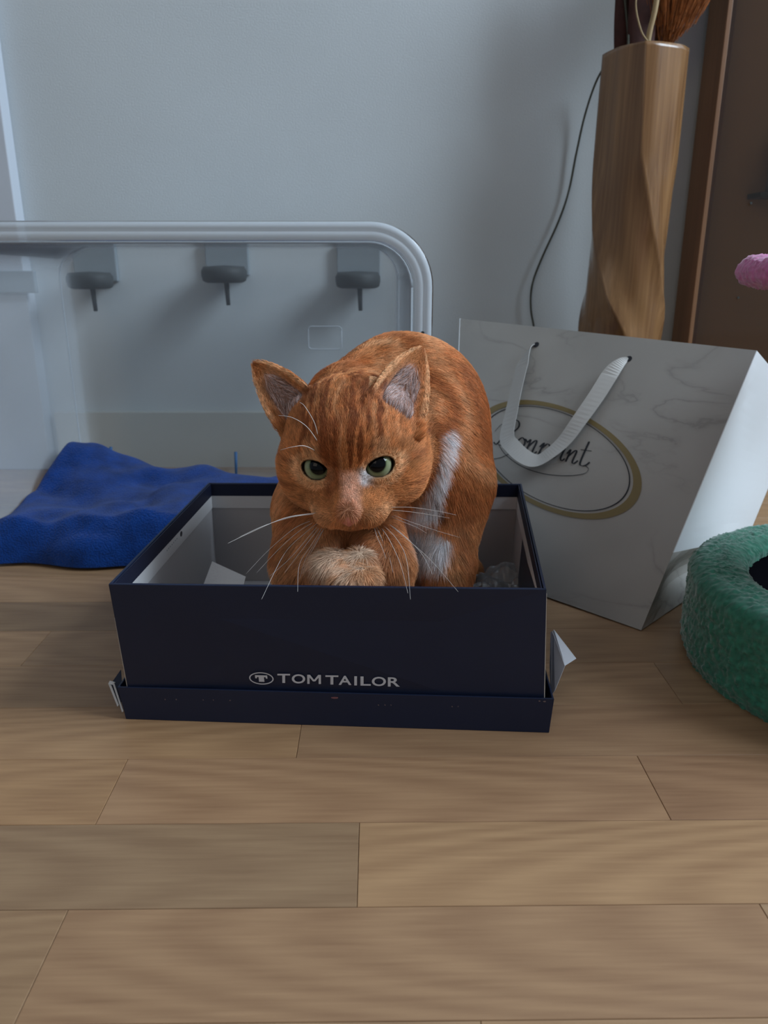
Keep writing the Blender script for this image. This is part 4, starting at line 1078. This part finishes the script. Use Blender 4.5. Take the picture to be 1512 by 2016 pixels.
# eyeballs
def eye_mat():
    m = bpy.data.materials.new('cat_eye'); m.use_nodes = True; nt = m.node_tree; b = nt.nodes['Principled BSDF']; L = nt.links.new
    tc = nt.nodes.new('ShaderNodeTexCoord'); mp = nt.nodes.new('ShaderNodeMapping'); mp.inputs['Scale'].default_value = (1/.0118, 0, 1/.0122)
    L(tc.outputs['Object'], mp.inputs[0]); ln_ = nt.nodes.new('ShaderNodeVectorMath'); ln_.operation = 'LENGTH'; L(mp.outputs[0], ln_.inputs[0])
    r = ramp(nt, [(0, (.002, .002, .003)), (.56, (.002, .002, .003)), (.60, (.08, .10, .05)), (.68, (.22, .26, .14)), (.90, (.31, .33, .20)), (.96, (.08, .09, .05)), (1.0, (.015, .01, .008))])
    L(ln_.outputs['Value'], r.inputs[0]); L(r.outputs[0], b.inputs['Base Color']); b.inputs['Roughness'].default_value = .04; b.inputs['Specular IOR Level'].default_value = .24; b.inputs['Coat Weight'].default_value = 0; b.inputs['Coat Roughness'].default_value = .02
    return m
EM = eye_mat()
for e in EYES:
    g_ = e[5]*1.0+np.array([-.02, 0, .10 if e[0] < 0 else .08]); g_ /= np.linalg.norm(g_)
    yv = Vector(g_); zv = Vector(hz)-yv*Vector(hz).dot(yv); zv.normalize(); xv = yv.cross(zv)
    bm = bmesh.new(); bmesh.ops.create_uvsphere(bm, u_segments=40, v_segments=28, radius=ER)
    mey = bpy.data.meshes.new('eye'); bm.to_mesh(mey); bm.free(); mey.polygons.foreach_set('use_smooth', [True]*len(mey.polygons)); mey.materials.append(EM)
    o = bpy.data.objects.new('eye', mey); C.objects.link(o); o.parent = cat
    mw = Matrix((xv, yv, zv)).transposed().to_4x4(); mw.translation = Vector(e[1]); o.matrix_basis = Matrix.Translation(-cat.location)@mw
# whiskers: root pixel, mid, tip with depth
M['whisker'] = mat('whisker', (.85, .82, .78), .35, .5)
WK = [[(622, 1010), (560, 1020), (490, 1050), (448, 1070)], [(620, 1012), (575, 1018), (520, 1035), (470, 1058)],
      [(616, 1024), (580, 1040), (530, 1082), (484, 1130)], [(622, 1026), (590, 1045), (550, 1080), (505, 1128)], [(628, 1028), (600, 1050), (560, 1090), (515, 1180)],
      [(630, 1030), (605, 1060), (570, 1100), (530, 1135)], [(634, 1032), (612, 1060), (585, 1095), (560, 1128)], [(637, 1034), (615, 1070), (590, 1110), (586, 1165)],
      [(640, 1036), (622, 1066), (602, 1100), (590, 1140)], [(640, 1036), (628, 1060), (606, 1100), (596, 1130)],
      [(768, 999), (810, 999), (860, 1006), (898, 1014)], [(768, 1004), (810, 1008), (850, 1014), (885, 1020)], [(768, 1012), (810, 1028), (860, 1045), (905, 1058)],
      [(766, 1014), (790, 1026), (820, 1038), (840, 1050)], [(758, 1026), (800, 1060), (850, 1105), (902, 1165)], [(760, 1028), (790, 1050), (830, 1090), (852, 1132)],
      [(752, 1032), (780, 1060), (800, 1100), (808, 1180)], [(746, 1034), (765, 1060), (788, 1110), (803, 1168)], [(740, 1036), (752, 1062), (766, 1096), (774, 1128)],
      [(736, 1036), (742, 1056), (752, 1078), (760, 1100)]]
for wpts in WK:
    r0 = surf_along(*wpts[0]); z0 = float((r0-camv)@np.array([0, cp, -sp]))
    d0 = [z0+.001, z0-.012, z0-.022, z0-.032]
    if max(q_[1] for q_ in wpts) > 1150: d0 = [z0+.001, z0-.018, z0-.036, min(z0-.05, .575)]
    p3 = catmull([P(a, b, c) for (a, b), c in zip(wpts, d0)], 6); vs, fs = tube(p3, .00028, .00008, 5); mobj('whisker', vs, fs, M['whisker'], cat, True)
for wpts in ([(626, 858), (618, 830), (600, 800), (590, 792)], [(626, 870), (604, 840), (575, 822), (548, 818)], [(622, 888), (600, 878), (575, 880), (552, 886)]):
    r0 = surf_along(*wpts[0]); z0 = float((r0-camv)@np.array([0, cp, -sp]))
    p3 = catmull([P(a, b, c) for (a, b), c in zip(wpts, [z0+.001, z0-.012, z0-.016, z0-.014])], 6); vs, fs = tube(p3, .0003, .0001, 5); mobj('brow_whisker', vs, fs, M['whisker'], cat, True)
